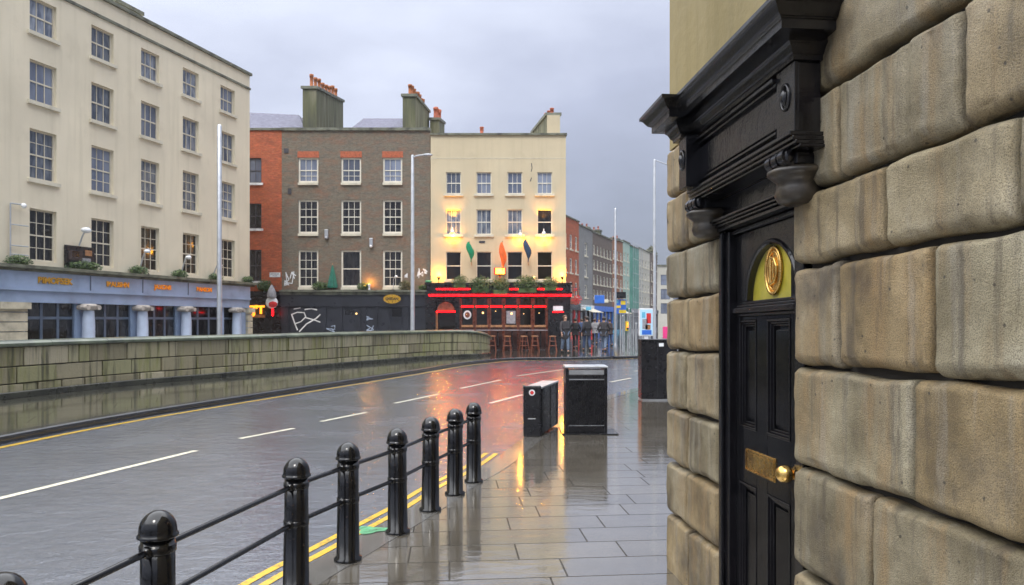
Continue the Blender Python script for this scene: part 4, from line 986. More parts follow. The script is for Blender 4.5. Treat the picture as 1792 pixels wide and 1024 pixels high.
za, zb = at(0, 588, 31.5).z-ZQ, at(0, 540, 31.5).z-ZQ; w_ = 12.5*31.5/F
m = MB(); m.box(-w_, w_, -.1, .1, za, zb); m.box(-w_*.3, w_*.3, -.07, .07, 0, za); m.build('case', 'sign_white', o, bevel=.02)
m = MB(); m.box(-w_+.04, w_-.04, -.106, -.102, za+.05, zb-.05); m.build('poster', 'poster_glow', o)
for a_, b_, c_, d_, mt in ((-.2, .22, .06, .26, 'sign_blue'), (.0, .2, .55, 1.0, 'sign_red'), (-.18, .05, .3, .75, 'coat_grey'), (-.05, .18, .28, .5, 'bare_wood'), (-.2, -.05, .8, 1.05, 'sign_cyan')):
    m = MB(); m.box(a_, b_, -.112, -.107, za+c_, za+d_); m.build('picture', mt, o)
p = gp(1164, 640, ZQ); o = empty('pink_board', Vector((at(1162, 0, 30).x, 30, ZQ))); tag(o, 'bright pink board between the advert panel and the stone corner', 'sign')
m = MB(); m.box(-.05, .35, -.03, .03, .86, 1.36); m.build('board', 'sign_pink', o, bevel=.01); m = MB(); m.box(0, .04, -.02, .02, 0, .86); m.box(.26, .30, -.02, .02, 0, .86); m.build('feet', 'pole_grey', o)
for px, py, Y, w_, h_, mt, lab, nm in ((1049, 524, 62, .85, .7, 'sign_blue', 'bright blue projecting shop sign hanging over the walking people', 'shop_sign'), (1037, 583, 52, .22, 1.0, 'traffic_amber', 'small orange banner on a stand behind the walking people', 'street_banner'),
                                       (1060, 527, 66, .5, .3, 'awning_cream', 'cream projecting shop sign right of the bright blue one', 'shop_sign'), (1030, 540, 60, .45, .3, 'sign_cyan', 'pale cyan projecting sign left below the bright blue one', 'shop_sign'), (1007, 507, 50, .25, .22, 'sign_red', 'round red hanging basket sign at the corner of the pub', 'shop_sign')):
    p = at(px, py, Y); o = empty(nm, p if nm == 'shop_sign' else Vector((p.x, p.y, ZQ))); tag(o, lab, 'sign' if nm == 'shop_sign' else 'banner')
    zc = 0 if nm == 'shop_sign' else p.z-ZQ
    m = MB(); m.box(-w_/2, w_/2, -.08, .08, zc-h_/2, zc+h_/2); m.build('board', 'sign_red' if mt == 'traffic_amber' else mt, o, bevel=.03)
    m = MB()
    if nm == 'shop_sign': m.tube((-w_/2-2.2, 1.0, h_/2+.05), (w_/2, 0, h_/2+.05), .025)
    else: m.tube((0, 0, 0), (0, 0, zc-h_/2), .03)
    m.build('bracket', 'dark_frame', o)
o = empty('corner_lantern', Vector((at(1003, 0, 42).x, 42, 2.9))); tag(o, 'black iron railing and red flowers on the ledge at the pub corner', 'railing'); m = MB()
for k in range(7): m.tube((k*.12-.35, 0, .2), (k*.12-.35, 0, .75), .012, n=5)
m.tube((-.4, 0, .6), (.45, 0, .6), .015); m.build('railing', 'dark_frame', o); m = MB(); leaves(m, (.2, -.1, .0), (.3, .2, .3), 300, .09, rl); m.build('flowers', 'sign_red', o)

# ------------------------------------------------------------------ people
def skin_mesh(verts, edges, radii, sub=1, root=0):
    me = bpy.data.meshes.new('t'); me.from_pydata(verts, edges, []); o = bpy.data.objects.new('t', me); COL.objects.link(o)
    mod = o.modifiers.new('s', 'SKIN'); mod.use_smooth_shade = True
    for i, r in enumerate(radii):
        v = me.skin_vertices[0].data[i]; v.radius = (r, r) if isinstance(r, (int, float)) else r; v.use_root = (i == root)
    ss = o.modifiers.new('b', 'SUBSURF'); ss.levels = sub; ss.render_levels = sub
    bpy.context.view_layer.update()
    r = bpy.data.meshes.new_from_object(o.evaluated_get(bpy.context.evaluated_depsgraph_get())); bpy.data.objects.remove(o)
    return r
def person(loc, rz, ht, coat, trous, hair, stride, lab, arm=.25, longcoat=False, hands_in=False):
    s = ht/1.76; o = empty('person', loc, rz); tag(o, lab, 'person', 'people walking on the far pavement')
    hipL, hipR = Vector((.10, 0, .92)), Vector((-.10, 0, .92))
    st = stride
    kL, kR = Vector((.10, -st*.55, .50)), Vector((-.10, st*.25, .50)); aL, aR = Vector((.10, -st*.75, .09)), Vector((-.10, st*1.0, .13))
    tL, tR = aL+Vector((.02, -.19, -.05)), aR+Vector((-.02, -.16, -.08))
    sh_ = 1.43; eL, eR = Vector((.26, arm*.45, 1.14)), Vector((-.26, -arm*.35, 1.14))
    hL, hR = Vector((.28, arm*.1-.05, .90)), Vector((-.28, -arm*1.0, .93))
    if hands_in: hL, hR = Vector((.20, -.10, .98)), Vector((-.20, -.10, .98)); eL.x, eR.x = .30, -.30
    V = [(0, 0, .96), (0, 0, 1.12), (0, .01, 1.33), (0, .01, 1.46), (0, -.01, 1.56), (0, -.02, 1.64), (0, -.01, 1.70), (.17, .01, sh_), tuple(eL), tuple(hL), (-.17, .01, sh_), tuple(eR), tuple(hR),
         tuple(hipL), tuple(kL), tuple(aL), tuple(tL), tuple(hipR), tuple(kR), tuple(aR), tuple(tR), (0, -.125, 1.615)]
    E = [(0,1),(1,2),(2,3),(3,4),(4,5),(5,6),(2,7),(7,8),(8,9),(2,10),(10,11),(11,12),(0,13),(13,14),(14,15),(15,16),(0,17),(17,18),(18,19),(19,20),(5,21)]
    Rd = [(.15,.11),(.14,.10),(.15,.11),.055,.065,.092,.075,.06,.045,.032,.06,.045,.032,.09,.062,.042,.035,.09,.062,.042,.035,.016]
    sc = lambda L_: [tuple(Vector(v)*s) for v in L_]; rs = lambda L_: [((r[0]*s, r[1]*s) if isinstance(r, tuple) else r*s) for r in L_]
    me = skin_mesh(sc(V), E, rs(Rd), 2); bm = bmesh.new(); bm.from_mesh(me); hb = MB()
    if not hands_in:
        for hnd, sg in ((hL, 1), (hR, -1)):
            c = hnd*s; hb.ball(c+Vector((0, 0, -.045*s)), .042*s, sc=(.5, .9, 1.1))
            for k in range(4): hb.pipe([c+Vector((0, (k-1.5)*.02*s, -.08*s)), c+Vector((0, (k-1.5)*.022*s-.006, -(.115+.006*(1-abs(k-1.5)))*s)), c+Vector((-sg*.012*s, (k-1.5)*.021*s-.006, -(.145+.012*(1.5-abs(k-1.5)))*s))], .0085*s, 6)
            hb.pipe([c+Vector((0, -.03*s, -.03*s)), c+Vector((-sg*.01, -.055*s, -.06*s)), c+Vector((-sg*.012, -.058*s, -.09*s))], .0095*s, 6)
    for sg in (1, -1): hb.ball(Vector((sg*.092, -.005, 1.63))*s, .022*s, 8, 6, (.5, .8, 1.3))
    off = len(bm.verts); vs = [bm.verts.new(v) for v in hb.v]
    for f in hb.f:
        try: ff = bm.faces.new([vs[i] for i in f]); ff.smooth = True
        except ValueError: pass
    bm.to_mesh(me); bm.free(); me.name = 'body'; me.materials.clear(); me.materials.append(MATS['skin'])
    b = bpy.data.objects.new('body', me); COL.objects.link(b); b.parent = o
    def part(nm, idx, edges, rad, mt, sub=2):
        me = skin_mesh(sc([V[i] if isinstance(i, int) else i for i in idx]), edges, rs(rad), sub); me.name = nm; me.materials.clear(); me.materials.append(MATS[mt])
        q_ = bpy.data.objects.new(nm, me); COL.objects.link(q_); q_.parent = o
    wL = tuple(Vector(hL)+(Vector(eL)-Vector(hL))*.12); wR = tuple(Vector(hR)+(Vector(eR)-Vector(hR))*.12)
    low = (0, .0, .60 if longcoat else .80)
    part('jacket', [0, 1, 2, (0, .01, 1.47), 7, 8, wL, 10, 11, wR, low], [(0,1),(1,2),(2,3),(2,4),(4,5),(5,6),(2,7),(7,8),(8,9),(0,10)], [(.215,.165),(.165,.135),(.170,.14),.08,.078,.06,.048,.078,.06,.048,(.235,.18)], coat)
    for nm, ids in (('leg', (13, 14, 15)), ('leg', (17, 18, 19))): pass
    part('trousers', [0, 13, 14, tuple(Vector(V[15])+Vector((0, 0, .02))), 17, 18, tuple(Vector(V[19])+Vector((0, 0, .02)))], [(0,1),(1,2),(2,3),(0,4),(4,5),(5,6)], [(.15,.12),.105,.080,.068,.105,.080,.068], trous)
    m = MB()
    for t_, a_ in ((V[16], V[15]), (V[20], V[19])):
        c = (Vector(t_)*.55+Vector(a_)*.45)*s; m.ball((c.x, c.y, c.z-.02), .13*s, sc=(.42, 1.05, .5))
    m.build('shoes', 'shoe', o)
    m = MB(); m.ball(Vector((0, .012, 1.672))*s, .108*s, 14, 10, (1, 1.05, .9)); m.v = [v if not (v[1] < -.06*s and v[2] < 1.70*s) else (v[0]*.8, -.05*s, v[2]) for v in m.v]; m.build('hair', hair, o)
    return o
def pp(px, py): p = gp(px, py, ZQ); return (p.x, p.y, ZQ)
person(pp(989, 618), R(20), 1.88, 'coat_charcoal', 'denim_pale', 'hair_brown', .16, 'man in a long dark coat and pale jeans standing nearest the pub corner', longcoat=True)
person(pp(1007, 610), R(165), 1.74, 'coat_black', 'trouser_black', 'hair_dark', .18, 'person in black jacket and dark trousers just right of the man in long coat', hands_in=True)
person(pp(1027, 614), R(200), 1.84, 'coat_black', 'denim', 'hair_dark', .20, 'person in black jacket and blue jeans walking away in the middle of the street')
person(pp(1041, 603), R(175), 1.72, 'coat_grey', 'trouser_black', 'hair_brown', .20, 'person in a pale grey top walking behind the blue jeans walker')
person(pp(1057, 615), R(160), 1.80, 'coat_charcoal', 'denim_pale', 'hair_dark', .22, 'person in a charcoal jacket and faded jeans left of the pointed mast', hands_in=True)
person(pp(1067, 606), R(215), 1.70, 'coat_brown', 'denim', 'hair_dark', .15, 'person in a dark brown jacket closest to the pointed mast')
person(pp(1018, 599), R(180), 1.72, 'coat_blue', 'trouser_black', 'hair_brown', .15, 'distant person in a blue jacket between the walkers', hands_in=True)
person(pp(1048, 596), R(10), 1.70, 'coat_grey', 'denim', 'hair_dark', .12, 'distant person in a light jacket facing us deep in the crowd', hands_in=True)

# ------------------------------------------------------------------ bins and cabinet
p0 = gp(915, 765); p1 = gp(947, 766); p2 = gp(977, 746)
o = empty('litter_bin', (p0.x, p0.y, 0)); tag(o, 'low black street cabinet with a round red and white badge on its end', 'street cabinet')
ax = Vector((p1.x-p0.x, 0, 0)); ay = Vector((p2.x-p1.x, p2.y-p1.y, 0)); hh = .745
def pr(m, u0, u1, v0, v1, z0, z1):
    m.hexa([tuple(ax*u+ay*v+Vector((0, 0, z))) for z in (z0, z1) for u, v in ((u0, v0), (u1, v0), (u1, v1), (u0, v1))])
m = MB(); pr(m, 0, 1, 0, .035, 0, hh); b1 = m.build('end_panel', 'bin_black', o, bevel=.02)
m = MB(); pr(m, .04, .97, .037, 1, .03, hh-.05); m.build('body', 'bin_black', o, bevel=.006)
m = MB(); pr(m, .0, 1.03, .037, 1.01, hh-.047, hh-.02); m.build('lid', 'galvanised', o, bevel=.004)
m = MB(); pr(m, .972, 1.01, .08, .10, .04, hh-.05); pr(m, .972, 1.01, .55, .59, .04, hh-.05); pr(m, .972, 1.01, .96, .99, .04, hh-.05)
for k in range(5): pr(m, .972, .99, .14, .52, .1+.11*k, .11+.11*k)
m.build('side_ribs', 'bin_black', o)
c = ax*.5; m = MB(); m.tube(c+Vector((0, -.004, hh-.10)), c+Vector((0, .0, hh-.10)), .045, n=20); m.build('badge', 'sign_white', b1)
m = MB(); m.poly([tuple(c+Vector((.0+.022*math.cos(t)*(1+.3*math.cos(2*t)), -.008, hh-.10+.028*math.sin(t)))) for t in [i*.52 for i in range(12)]], .003); m.build('badge_mark', 'sign_red', b1)
m = MB()
for k in range(7): m.box(c.x-.055+.016*k, c.x-.045+.016*k, c.y-.004, c.y-.0005, .26, .272)
m.build('small_lettering', 'sign_white', b1)
p0 = gp(990, 760); X0, X1 = p0.x, gp(1063, 760).x; Y0 = p0.y; hb = at(0, 641, Y0).z
o = empty('tall_litter_bin', ((X0+X1)/2, Y0, 0)); tag(o, 'tall black litter bin with a pale slot along its top, right of the low cabinet', 'bin'); W2 = (X1-X0)/2
m = MB(); m.box(-W2+.03, W2-.03, .03, .40, .02, hb-.06); m.build('body', 'bin_black', o, bevel=.01)
m = MB(); m.box(-W2, -W2+.04, 0, .42, .02, hb-.03); m.box(W2-.04, W2, 0, .42, .02, hb-.03); m.box(-W2+.041, W2-.041, .002, .028, hb-.2, hb-.13); m.box(-W2+.041, W2-.041, .002, .028, .02, .12)
m.build('frame', 'bin_black', o, bevel=.006)
m = MB()
for k in range(17): x = -W2+.06+k*(2*W2-.12)/16; m.box(x-.009, x+.009, .012, .029, .125, hb-.205)
m.build('front_slats', 'bin_black', o, bevel=.003)
m = MB(); m.box(-W2-.01, W2+.01, -.01, .43, hb-.028, hb); m.build('lid', 'galvanised', o, bevel=.006)
m = MB(); m.box(-W2+.05, W2-.05, .012, .029, hb-.125, hb-.055); m.build('slot_plate', 'galvanised', o)
m = MB(); m.box(-W2+.05, W2-.05, -.004, .001, hb-.205, hb-.19); m.box(-W2+.05, W2-.05, -.004, .001, .125, .133); m.build('trim', 'galvanised', o)
m = MB(); m.box(-W2-.06, W2+.16, -.06, .45, .003, .017); m.build('base_plate', 'kerb_stone', o, bevel=.003)
p0 = gp(1122.5, 701); Y0 = p0.y; hc = at(0, 594, Y0).z; X0 = p0.x; X1 = at(1185, 0, Y0).x
o = empty('utility_cabinet', (X0, Y0, 0)); tag(o, 'plain black utility cabinet standing against the stone corner', 'cabinet')
m = MB(); m.box(0, X1-X0, 0, .4, .03, hc-.03); m.build('body', 'bin_black', o, bevel=.008); m = MB(); m.box(-.015, X1-X0+.015, -.015, .42, hc-.027, hc); m.build('lid', 'bin_black', o, bevel=.006)
m = MB(); m.box(.37, .47, -.004, -.0005, hc-.15, hc-.08); m.build('label_plate', 'sign_white', o); m = MB(); m.box(.02, X1-X0-.02, .01, .39, 0, .028); m.build('plinth', 'galvanised', o)
m = MB(); m.box(.34, .345, -.003, -.0005, .05, hc-.05); m.tube((.31, -.02, .7), (.31, 0, .7), .012); m.build('door_gap', 'dark_frame', o)

# ------------------------------------------------------------------ bollard railing
bol = []
for px, py in ((829, 843), (796, 865), (753, 893), (696, 932), (609, 980)): p = gp(px, py); bol.append((p.x, p.y))
HB = .835
for px, ty in ((518, 801), (276, 893), (0, 1003), (-560, 1230)): Y = (H-HB)*F/(ty-HZ); bol.append(((px-896)*Y/F, Y))
Rl = empty('bollard_railing', (bol[4][0], bol[4][1], 0)); tag(Rl, 'row of glossy black domed bollards joined by two thin rails along the kerb', 'railing')
org = Vector((bol[4][0], bol[4][1], 0))
for i, (x, y) in enumerate(bol):
    m = MB(); m.lathe((0, 0, 0), [(0, .0), (.098, .0), (.098, .02), (.080, .03), (.074, .5), (.072, .71), (0, .71)], 32); po = m.build('bollard', 'bollard_paint', Rl); po.location = Vector((x, y, 0))-org; po.rotation_euler = (random.uniform(-.006, .006), random.uniform(-.006, .006), random.uniform(0, 6))
    m = MB(); m.lathe((0, 0, 0), [(0, .712), (.078, .712), (.088, .718), (.088, .728), (.082, .732), (.081, .745)]+[(.081*math.cos(R(t)), .745+.09*math.sin(R(t))) for t in range(8, 91, 8)]+[(0, .835)], 32); m.build('cap', 'bollard_paint', po)
    for z in (.665, .43):
        m = MB(); m.lathe((0, 0, z), [(.073, -.02), (.079, -.015), (.079, .015), (.073, .02)], 24); m.build('collar', 'bollard_paint', po)
for a_, b_ in zip(bol[:-1], bol[1:]):
    d = (Vector(b_)-Vector(a_)).normalized()*.07
    for z in (.665, .43):
        A = Vector((a_[0]+d.x, a_[1]+d.y, z))-org; B = Vector((b_[0]-d.x, b_[1]-d.y, z))-org
        m = MB(); m.tube(A, B, .0155, n=12); m.ball(A, .028); m.ball(B, .028); m.build('rail', 'bollard_paint', Rl)

# ------------------------------------------------------------------ the stone corner building on the right
KS = .94; HW = 585
CAMV = Vector((0, 0, H))
def W(s, o_, h): return CAMV+KS*Vector((1.618-.093*s-.996*o_, s-.093*o_, h-.02*s))
Sb = empty('stone_corner_building', tuple(W(5.25, 0, 0).xy)+(0,)); tag(Sb, 'rusticated brown stone building with a black doorcase close on the right', 'building')
so = Sb.location.copy()
def wbox(m, s0, s1, o0, o1, h0, h1):
    s0, s1 = sorted((s0, s1)); o0, o1 = sorted((o0, o1)); h0, h1 = sorted((h0, h1))
    m.hexa([W(s, o_, h) for h in (h0, h1) for s, o_ in ((s0, o0), (s1, o0), (s1, o1), (s0, o1))])
def stone(m, s0, s1, h0, h1, seed, back0=.12, gap=.010, Rr_=.055, prj=0., groove=None, back1=.12):
    s0 += gap; s1 -= gap; h0 += gap; h1 -= gap; L = s1-s0; Hh = h1-h0; r = min(Rr_, L*.35, Hh*.35)
    def axis(n_, L_):
        k = 7; e = [r*(1-math.cos(math.pi/2*i/k)) for i in range(k+1)]; mid = [r+(L_-2*r)*i/n_ for i in range(1, n_)]; return e+mid+[L_-v for v in reversed(e)]
    ns = max(6, int(L/.035)); nh = max(6, int(Hh/.035))
    A = axis(ns, L); B = axis(nh, Hh); B = sorted(set(B+[r*1.45*k_/9 for k_ in range(5, 9)])); vs = []; na, nb_ = len(A), len(B)
    rc = r*.42
    for b in B:
        for a in A:
            dx = min(a, L-a); dy = min(b, Hh-b)
            x, z = a, b
            # round the plan corners
            if dx < rc and dy < rc:
                ux, uy = (rc-dx)/rc, (rc-dy)/rc; mm = max(ux, uy); ln = math.hypot(ux, uy)
                if ln > 1e-6: k_ = mm/ln; ux, uy = ux*k_*1.0, uy*k_*1.0
                nx, ny = rc-ux*rc, rc-uy*rc
                x = nx if a < L/2 else L-nx; z = ny if b < Hh/2 else Hh-ny; dx, dy = nx, ny
                dd = rc-math.hypot(rc-nx, rc-ny)
            else: dd = min(dx, dy)
            t = max(0, min(1, dd/r if dx < rc and dy < rc else 1, dx/(r*.5), b/(r*1.25), (Hh-b)/(r*.7))); out_ = -.045*(1-math.sqrt(max(0, 1-(1-t)**2)))
            P_ = Vector((s0+x, h0+z, seed*3.1))
            wob = noise.noise(P_*3.0)*.006+noise.noise(P_*9)*.006+noise.noise(P_*28)*.003
            rag = max(0, noise.noise(P_*11+Vector((5, 5, 5)))-.18)*.06*(1-t)+max(0, noise.noise(P_*24)-.42)*.03
            if groove:
                for gs in groove: out_ -= .012*math.exp(-((s0+x-gs)/.006)**2)
            ed = (1-t)*.016
            vs.append(W(s0+x+ed*noise.noise(P_*5+Vector((9, 0, 0))), prj+out_+wob*(.3+.7*t)-rag, h0+z+ed*noise.noise(P_*5)))
    fs = [(j*na+i, j*na+i+1, (j+1)*na+i+1, (j+1)*na+i) for j in range(nb_-1) for i in range(na-1)]
    ring = [i for i in range(na)]+[j*na+na-1 for j in range(1, nb_)]+[(nb_-1)*na+i for i in range(na-2, -1, -1)]+[j*na for j in range(nb_-2, 0, -1)]
    base = len(vs)
    for k_, idx in enumerate(ring):
        p_ = Vector(vs[idx]); i = idx % na; dep = (back0 if i < na/2 else back1)
        vs.append(p_+KS*Vector((.996*dep, .093*dep, 0)))
    n_ = len(ring); fs += [(ring[k_], base+k_, base+(k_+1) % n_, ring[(k_+1) % n_]) for k_ in range(n_)]
    m.add(vs, fs, True)
m = MB(); sd_ = 0
near = [(1.95, 2.4, 3.2, [2.3]), (1.5, 1.95, 3.2, [2.7]), (1.05, 1.5, 3.2, [1.9]), (.64, 1.05, 3.2, [2.95, 2.247]), (.31, .64, 3.34, [2.645]), (-.147, .31, 3.34, [2.95, 2.386]), (-.607, -.147, 3.34, [2.485]), (-1.085, -.607, 3.34, [2.73]), (-1.95, -1.085, 3.34, [2.95, 2.2])]
for h0, h1, se, js in near:
    cuts = [se]+js; x = js[-1]
    while x > -4: x -= random.uniform(.6, .95); cuts.append(x)
    for k in range(len(cuts)-1):
        gv = None
        if h0 == -.147 and k == 0: gv = [3.12]
        if h0 == -.147 and k == 1: gv = [2.84]
        if h0 == .64 and k == 1: gv = [2.52]
        if h0 == -1.085 and k == 0: gv = [2.98]
        sd_ += 1; stone(m, cuts[k+1], cuts[k], h0, h1, sd_, back1=.30 if k == 0 else .12, groove=gv, Rr_=.042)
ob = m.build('near_stonework', 'rusticated_stone', Sb, so)
m = MB(); fh = [1.34, .987, .59, .252, -.118, -.533, -.924, -1.30, -1.95]
for k in range(len(fh)-1):
    for a_, b_ in ((4.26, 4.78 if k % 2 else 4.82), (4.78 if k % 2 else 4.82, 5.25)):
        sd_ += 1; stone(m, a_, b_, fh[k+1], fh[k], sd_, back0=.3 if a_ < 4.5 else .12, back1=.12 if a_ < 4.5 else .5, Rr_=.040)
m.build('far_stonework', 'rusticated_stone', Sb, so)
m = MB(); wbox(m, -6, 3.29, -5, -.075, -2.0, 2.38); wbox(m, 4.31, 5.19, -5, -.075, -2.0, 1.33); m.build('wall_core', 'joint_dark', Sb, so)
m = MB(); wbox(m, 3.20, 5.22, -5, -.02, 1.34, 8); wbox(m, -6, 3.197, -5, -.02, 2.41, 8); wbox(m, 3.292, 4.308, -5, -.03, .812, 1.337); m.build('plaster_wall', 'ochre_plaster', Sb, so)
m = MB(); wbox(m, 3.292, 4.308, -5, -.2, -2, .808); m.build('door_backing', 'joint_dark', Sb, so)
m = MB(); wbox(m, 3.30, 4.30, -.2, .06, -1.95, -1.60); m.build('doorstep', 'kerb_granite', Sb, so, bevel=.01)
# door frame
m = MB(); wbox(m, 4.165, 4.262, -.16, -.035, -1.66, .60); wbox(m, 3.33, 3.415, -.16, -.05, -1.66, .60); wbox(m, 4.225, 4.264, -.034, -.012, -1.66, .60); wbox(m, 3.415, 4.165, -.16, -.05, .575, .60)
m.build('door_frame', 'gloss_black', Sb, so, bevel=.005)
# door leaf: stiles and rails stand 20 mm before the panels
OD = -.08
m = MB()
def rail(s0, s1, h0, h1, o1=OD, o0=-.13): wbox(m, s0, s1, o0, o1, h0, h1)
pl, prr = (3.892, 4.117), (3.508, 3.763)
zc_ = [(-1.55, -.84), (-.53, .08)]
rail(4.117, 4.163, -1.655, .572); rail(3.418, 3.508, -1.655, .572); rail(3.763, 3.892, -1.655, .10)
for a_, b_ in (pl, prr): rail(a_+.0, b_, -1.655, -1.55); rail(a_, b_, -.84, -.53); rail(a_, b_, .08, .10)
ld = m.build('door', 'door_black', Sb, so, bevel=.003)
m = MB()
for a_, b_ in (pl, prr):
    for z0_, z1_ in zc_:
        wbox(m, a_+.001, b_-.001, -.135, -.112, z0_+.001, z1_-.001); wbox(m, a_+.055, b_-.055, -.111, -.098, z0_+.055, z1_-.055)
m.build('door_panels', 'door_black', ld, so, bevel=.006)
m = MB()
for a_, b_ in (pl, prr):
    for z0_, z1_ in zc_:
        for k, (i0, i1, oo) in enumerate(((.001, .014, -.074), (.015, .026, -.084), (.027, .038, -.094))):
            wbox(m, a_+i0, b_-i0, -.11, oo, z1_-i1, z1_-i0); wbox(m, a_+i0, b_-i0, -.11, oo, z0_+i0, z0_+i1)
            wbox(m, a_+i0, a_+i1, -.11, oo-.001, z0_+i1, z1_-i1); wbox(m, b_-i1, b_-i0, -.11, oo-.001, z0_+i1, z1_-i1)
m.build('panel_mouldings', 'gloss_black', ld, so, bevel=.0025)
m = MB()
for k, (z0_, z1_, oo) in enumerate(((.101, .118, -.070), (.119, .150, -.050), (.151, .166, -.062), (.167, .185, -.075))): wbox(m, 3.419, 4.162, -.13, oo, z0_, z1_)
m.build('transom', 'gloss_black', ld, so, bevel=.004)
# arched fanlight cut into the upper door board
sc0, hc0, ra = 3.725, .187, .285
m = MB(); n = 28; arcp = [(sc0+ra*math.cos(math.pi*i/n), hc0+ra*math.sin(math.pi*i/n)) for i in range(n+1)]
outer = [(3.509, hc0)]
x0_, x1_, ht_ = 3.419, 4.1165, .571
def outp(i):
    t = math.pi*i/n; c, s_ = math.cos(t), math.sin(t); ks_ = []
    if c > 1e-6: ks_.append((x1_-sc0)/c)
    if c < -1e-6: ks_.append((x0_-sc0)/c)
    if s_ > 1e-6: ks_.append((ht_-hc0)/s_)
    k_ = min(ks_); return (sc0+c*k_, hc0+s_*k_)
OP = [outp(i) for i in range(n+1)]
vs = [W(a_, OD+.002, b_) for a_, b_ in arcp]+[W(a_, OD+.002, b_) for a_, b_ in OP]+[W(a_, OD-.035, b_) for a_, b_ in arcp]
m.add(vs, [(i, i+1, n+2+i, n+1+i) for i in range(n)]+[(i, i+1, 2*n+3+i, 2*n+2+i) for i in range(n)]); m.build('arched_board', 'gloss_black', ld, so)
m = MB(); vs = []
for rr0, oo in ((ra, OD+.003), (ra+.006, OD+.012), (ra+.02, OD+.014), (ra+.028, OD+.003)):
    vs += [W(sc0+rr0*math.cos(math.pi*i/n), oo, hc0+rr0*math.sin(math.pi*i/n)) for i in range(n+1)]
m.add(vs, [(k*(n+1)+i, k*(n+1)+i+1, (k+1)*(n+1)+i+1, (k+1)*(n+1)+i) for k in range(3) for i in range(n)]); m.build('arch_moulding', 'gloss_black', ld, so)
m = MB(); m.add([W(a_, OD-.033, b_) for a_, b_ in arcp], [tuple(range(n+1))]); fl = m.build('fanlight', 'fanlight_yellow', ld, so)
def ring_w(m, cs, ch, rs_, rh, tube, oo, seg=40, k_=8):
    vs = []
    for i in range(seg):
        t = 6.283185*i/seg; c = Vector((cs+rs_*math.cos(t), ch+rh*math.sin(t)));
        for j in range(k_):
            u = 6.283185*j/k_; vs.append(W(c.x+tube*math.cos(u)*math.cos(t), oo+tube*math.sin(u), c.y+tube*math.cos(u)*math.sin(t)))
    m.add(vs, [(i*k_+j, i*k_+(j+1) % k_, ((i+1) % seg)*k_+(j+1) % k_, ((i+1) % seg)*k_+j) for i in range(seg) for j in range(k_)], True)
m = MB(); ec, eh = 3.74, .335
ring_w(m, ec, eh, .086, .122, .010, OD-.022); ring_w(m, ec, eh, .066, .100, .006, OD-.024)
def wstroke(m, pts, r, oo):
    P_ = [W(a_, oo, b_) for a_, b_ in pts]; m.pipe(P_, r, 8)
    for p_ in P_: m.ball(p_, r, 8, 6)
wstroke(m, [(ec+.03, eh+.07), (ec+.03, eh-.07)], .010, OD-.022)
wstroke(m, [(ec+.03, eh+.07), (ec-.01, eh+.06), (ec-.035, eh+.02), (ec-.035, eh-.02), (ec-.01, eh-.06), (ec+.03, eh-.07)], .009, OD-.022); wstroke(m, [(ec, eh+.045), (ec, eh-.045)], .007, OD-.022)
m.build('emblem', 'brass', fl, so)
m = MB(); vs = [W(ec, OD-.025, eh)]+[W(ec+.084*math.cos(6.283*i/30), OD-.027, eh+.12*math.sin(6.283*i/30)) for i in range(30)]; m.add(vs, [(0, i+1, (i+1) % 30+1) for i in range(30)]); m.build('emblem_plate', 'brass', fl, so)
m = MB(); wbox(m, 3.665, 4.02, OD-.004, OD+.006, -.765, -.64); lb = m.build('letterbox', 'brass', ld, so, bevel=.003)
m = MB()
for a_, b_, c_, d_ in ((3.67, 4.015, -.652, -.644), (3.67, 4.015, -.761, -.753), (3.67, 3.678, -.753, -.652), (4.007, 4.015, -.753, -.652)): wbox(m, a_, b_, OD+.0065, OD+.011, c_, d_)
wbox(m, 3.685, 4.0, OD+.0063, OD+.0085, -.745, -.66); m.build('letterbox_flap', 'brass', lb, so, bevel=.002)
m = MB(); kc = W(3.448, OD+.06, -.675); m.ball(kc, .041, 28, 18); m.tube(W(3.448, OD, -.675), W(3.448, OD+.03, -.675), .018, n=16); m.tube(W(3.448, OD, -.675), W(3.448, OD+.006, -.675), .034, n=20); m.build('door_knob', 'brass', ld, so)
# doorcase
def cornice(m, a_, b_, P_, prof, back=-.02):
    vs = []; n_ = len(prof)
    for o_, z in prof: vs += [W(b_+o_, back, z), W(b_+o_, P_+o_, z), W(a_-o_, P_+o_, z), W(a_-o_, back, z)]
    m.add(vs, [(k*4+j, k*4+j+1, (k+1)*4+j+1, (k+1)*4+j) for k in range(n_-1) for j in range(3)]+[(0, 1, 2, 3), ((n_-1)*4, (n_-1)*4+1, (n_-1)*4+2, (n_-1)*4+3)])
def cyma(x0, z0, x1, z1, n_=7):   # s curve
    return [(x0+(x1-x0)*i/n_, z0+(z1-z0)*(.5-.5*math.cos(math.pi*i/n_))) for i in range(n_+1)]
prof = [(-.02, 1.175), (.012, 1.175), (.012, 1.19)]+cyma(.015, 1.195, .045, 1.235)+[(.05, 1.24), (.05, 1.258), (.115, 1.262), (.115, 1.30), (.122, 1.303)]+cyma(.125, 1.306, .172, 1.352)+[(.178, 1.354), (.178, 1.372), (.15, 1.378), (-.02, 1.43)]
dc = MB(); wbox(dc, 3.08, 4.345, .0, .105, .872, 1.173); doorcase = dc.build('doorcase', 'gloss_black', Sb, so, bevel=.004)
m = MB(); cornice(m, 3.075, 4.27, .12, prof, -.02); m.build('cornice', 'gloss_black', doorcase, so)
m = MB(); cornice(m, 4.285, 4.41, .205, prof, -.02); m.build('cornice_break', 'gloss_black', doorcase, so)
m = MB()
wbox(m, 3.07, 3.235, .106, .124, .872, 1.172); wbox(m, 4.23, 4.355, .106, .20, .872, 1.172)
for k, (h0, h1, oo) in enumerate(((1.118, 1.135, .128), (1.137, 1.155, .145), (.90, .915, .128))): wbox(m, 3.237, 4.228, .106, oo, h0, h1)
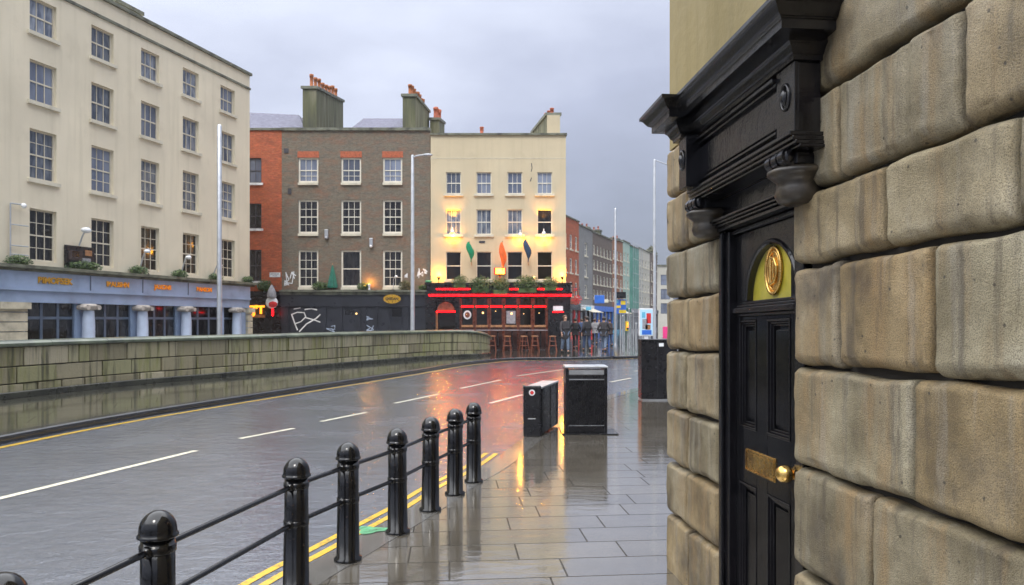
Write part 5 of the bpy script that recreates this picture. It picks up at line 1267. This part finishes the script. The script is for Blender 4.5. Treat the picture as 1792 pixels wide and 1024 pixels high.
wbox(m, 3.237, 4.228, .106, .115, .93, 1.10)
m.build('frieze', 'gloss_black', doorcase, so, bevel=.003)
m = MB()
for c_, o_ in ((3.15, .126), (4.295, .202)):
    m = MB(); P0 = W(c_, o_, 1.04); ring_w(m, c_, 1.04, .035, .055, .008, o_, 20, 6); m.ball(P0, .02, 10, 8, (1, 1, 1.8))
    m.build('patera', 'gloss_black', doorcase, so)
m = MB()
for k, (h0, h1, oo) in enumerate(((.852, .87, .150), (.832, .850, .138), (.815, .830, .128), (.800, .813, .112))): wbox(m, 3.06-.004*k, 4.365+.004*k, -.02, oo, h0, h1)
m.build('architrave', 'gloss_black', doorcase, so, bevel=.003)
m = MB(); wbox(m, 3.34, 4.25, -.10, -.02, .672, .80)
for k, (h0, h1, oo) in enumerate(((.655, .670, .050), (.640, .653, .038), (.625, .638, .024), (.603, .623, .008))): wbox(m, 3.34, 4.262, -.15, oo, h0, h1)
m.build('transom_beam', 'gloss_black', doorcase, so, bevel=.003)
for c_, nm in ((3.235, 0), (4.335, 1)):
    cp = W(c_, .02, 0); m = MB()
    zb = cp.z
    # stone bell with a moulded rim, half engaged in the wall
    def lz(h): return KS*h
    m.lathe(cp, [(0, lz(.585)), (.055, lz(.585)), (.085, lz(.60)), (.098, lz(.63)), (.090, lz(.66)), (.088, lz(.685)), (.112, lz(.705)), (.128, lz(.72)), (.128, lz(.735)), (.10, lz(.75)), (0, lz(.75))], 28)
    co = m.build('console', 'dark_console', doorcase, so)
    m = MB()
    for q_ in (-.062, .0, .062):
        c1 = W(c_+q_, .10, .79); m.tube(W(c_+q_-.024, .10, .785), W(c_+q_+.024, .10, .785), .040, n=18)
        m.ball(W(c_+q_, .105, .785), .034, 12, 8, (1, .9, 1.25))
    wbox(m, c_-.10, c_+.10, -.02, .08, .75, .799); m.build('scroll', 'gloss_black', co, so, bevel=.003)

# ------------------------------------------------------------------ damp air
hz = NB('haze_air'); hz.t.nodes.remove(hz.b)
pv = hz.n('ShaderNodeVolumePrincipled'); pv.inputs['Color'].default_value = (.86, .90, 1, 1); pv.inputs['Density'].default_value = .0004; pv.inputs['Anisotropy'].default_value = .2
hz.l(pv.outputs[0], hz.t.nodes['Material Output'].inputs['Volume'])
m = MB(); m.box(-120, 120, -30, 230, -1.2, 24); o = m.build('haze', 'haze_air'); o['kind'] = 'stuff'
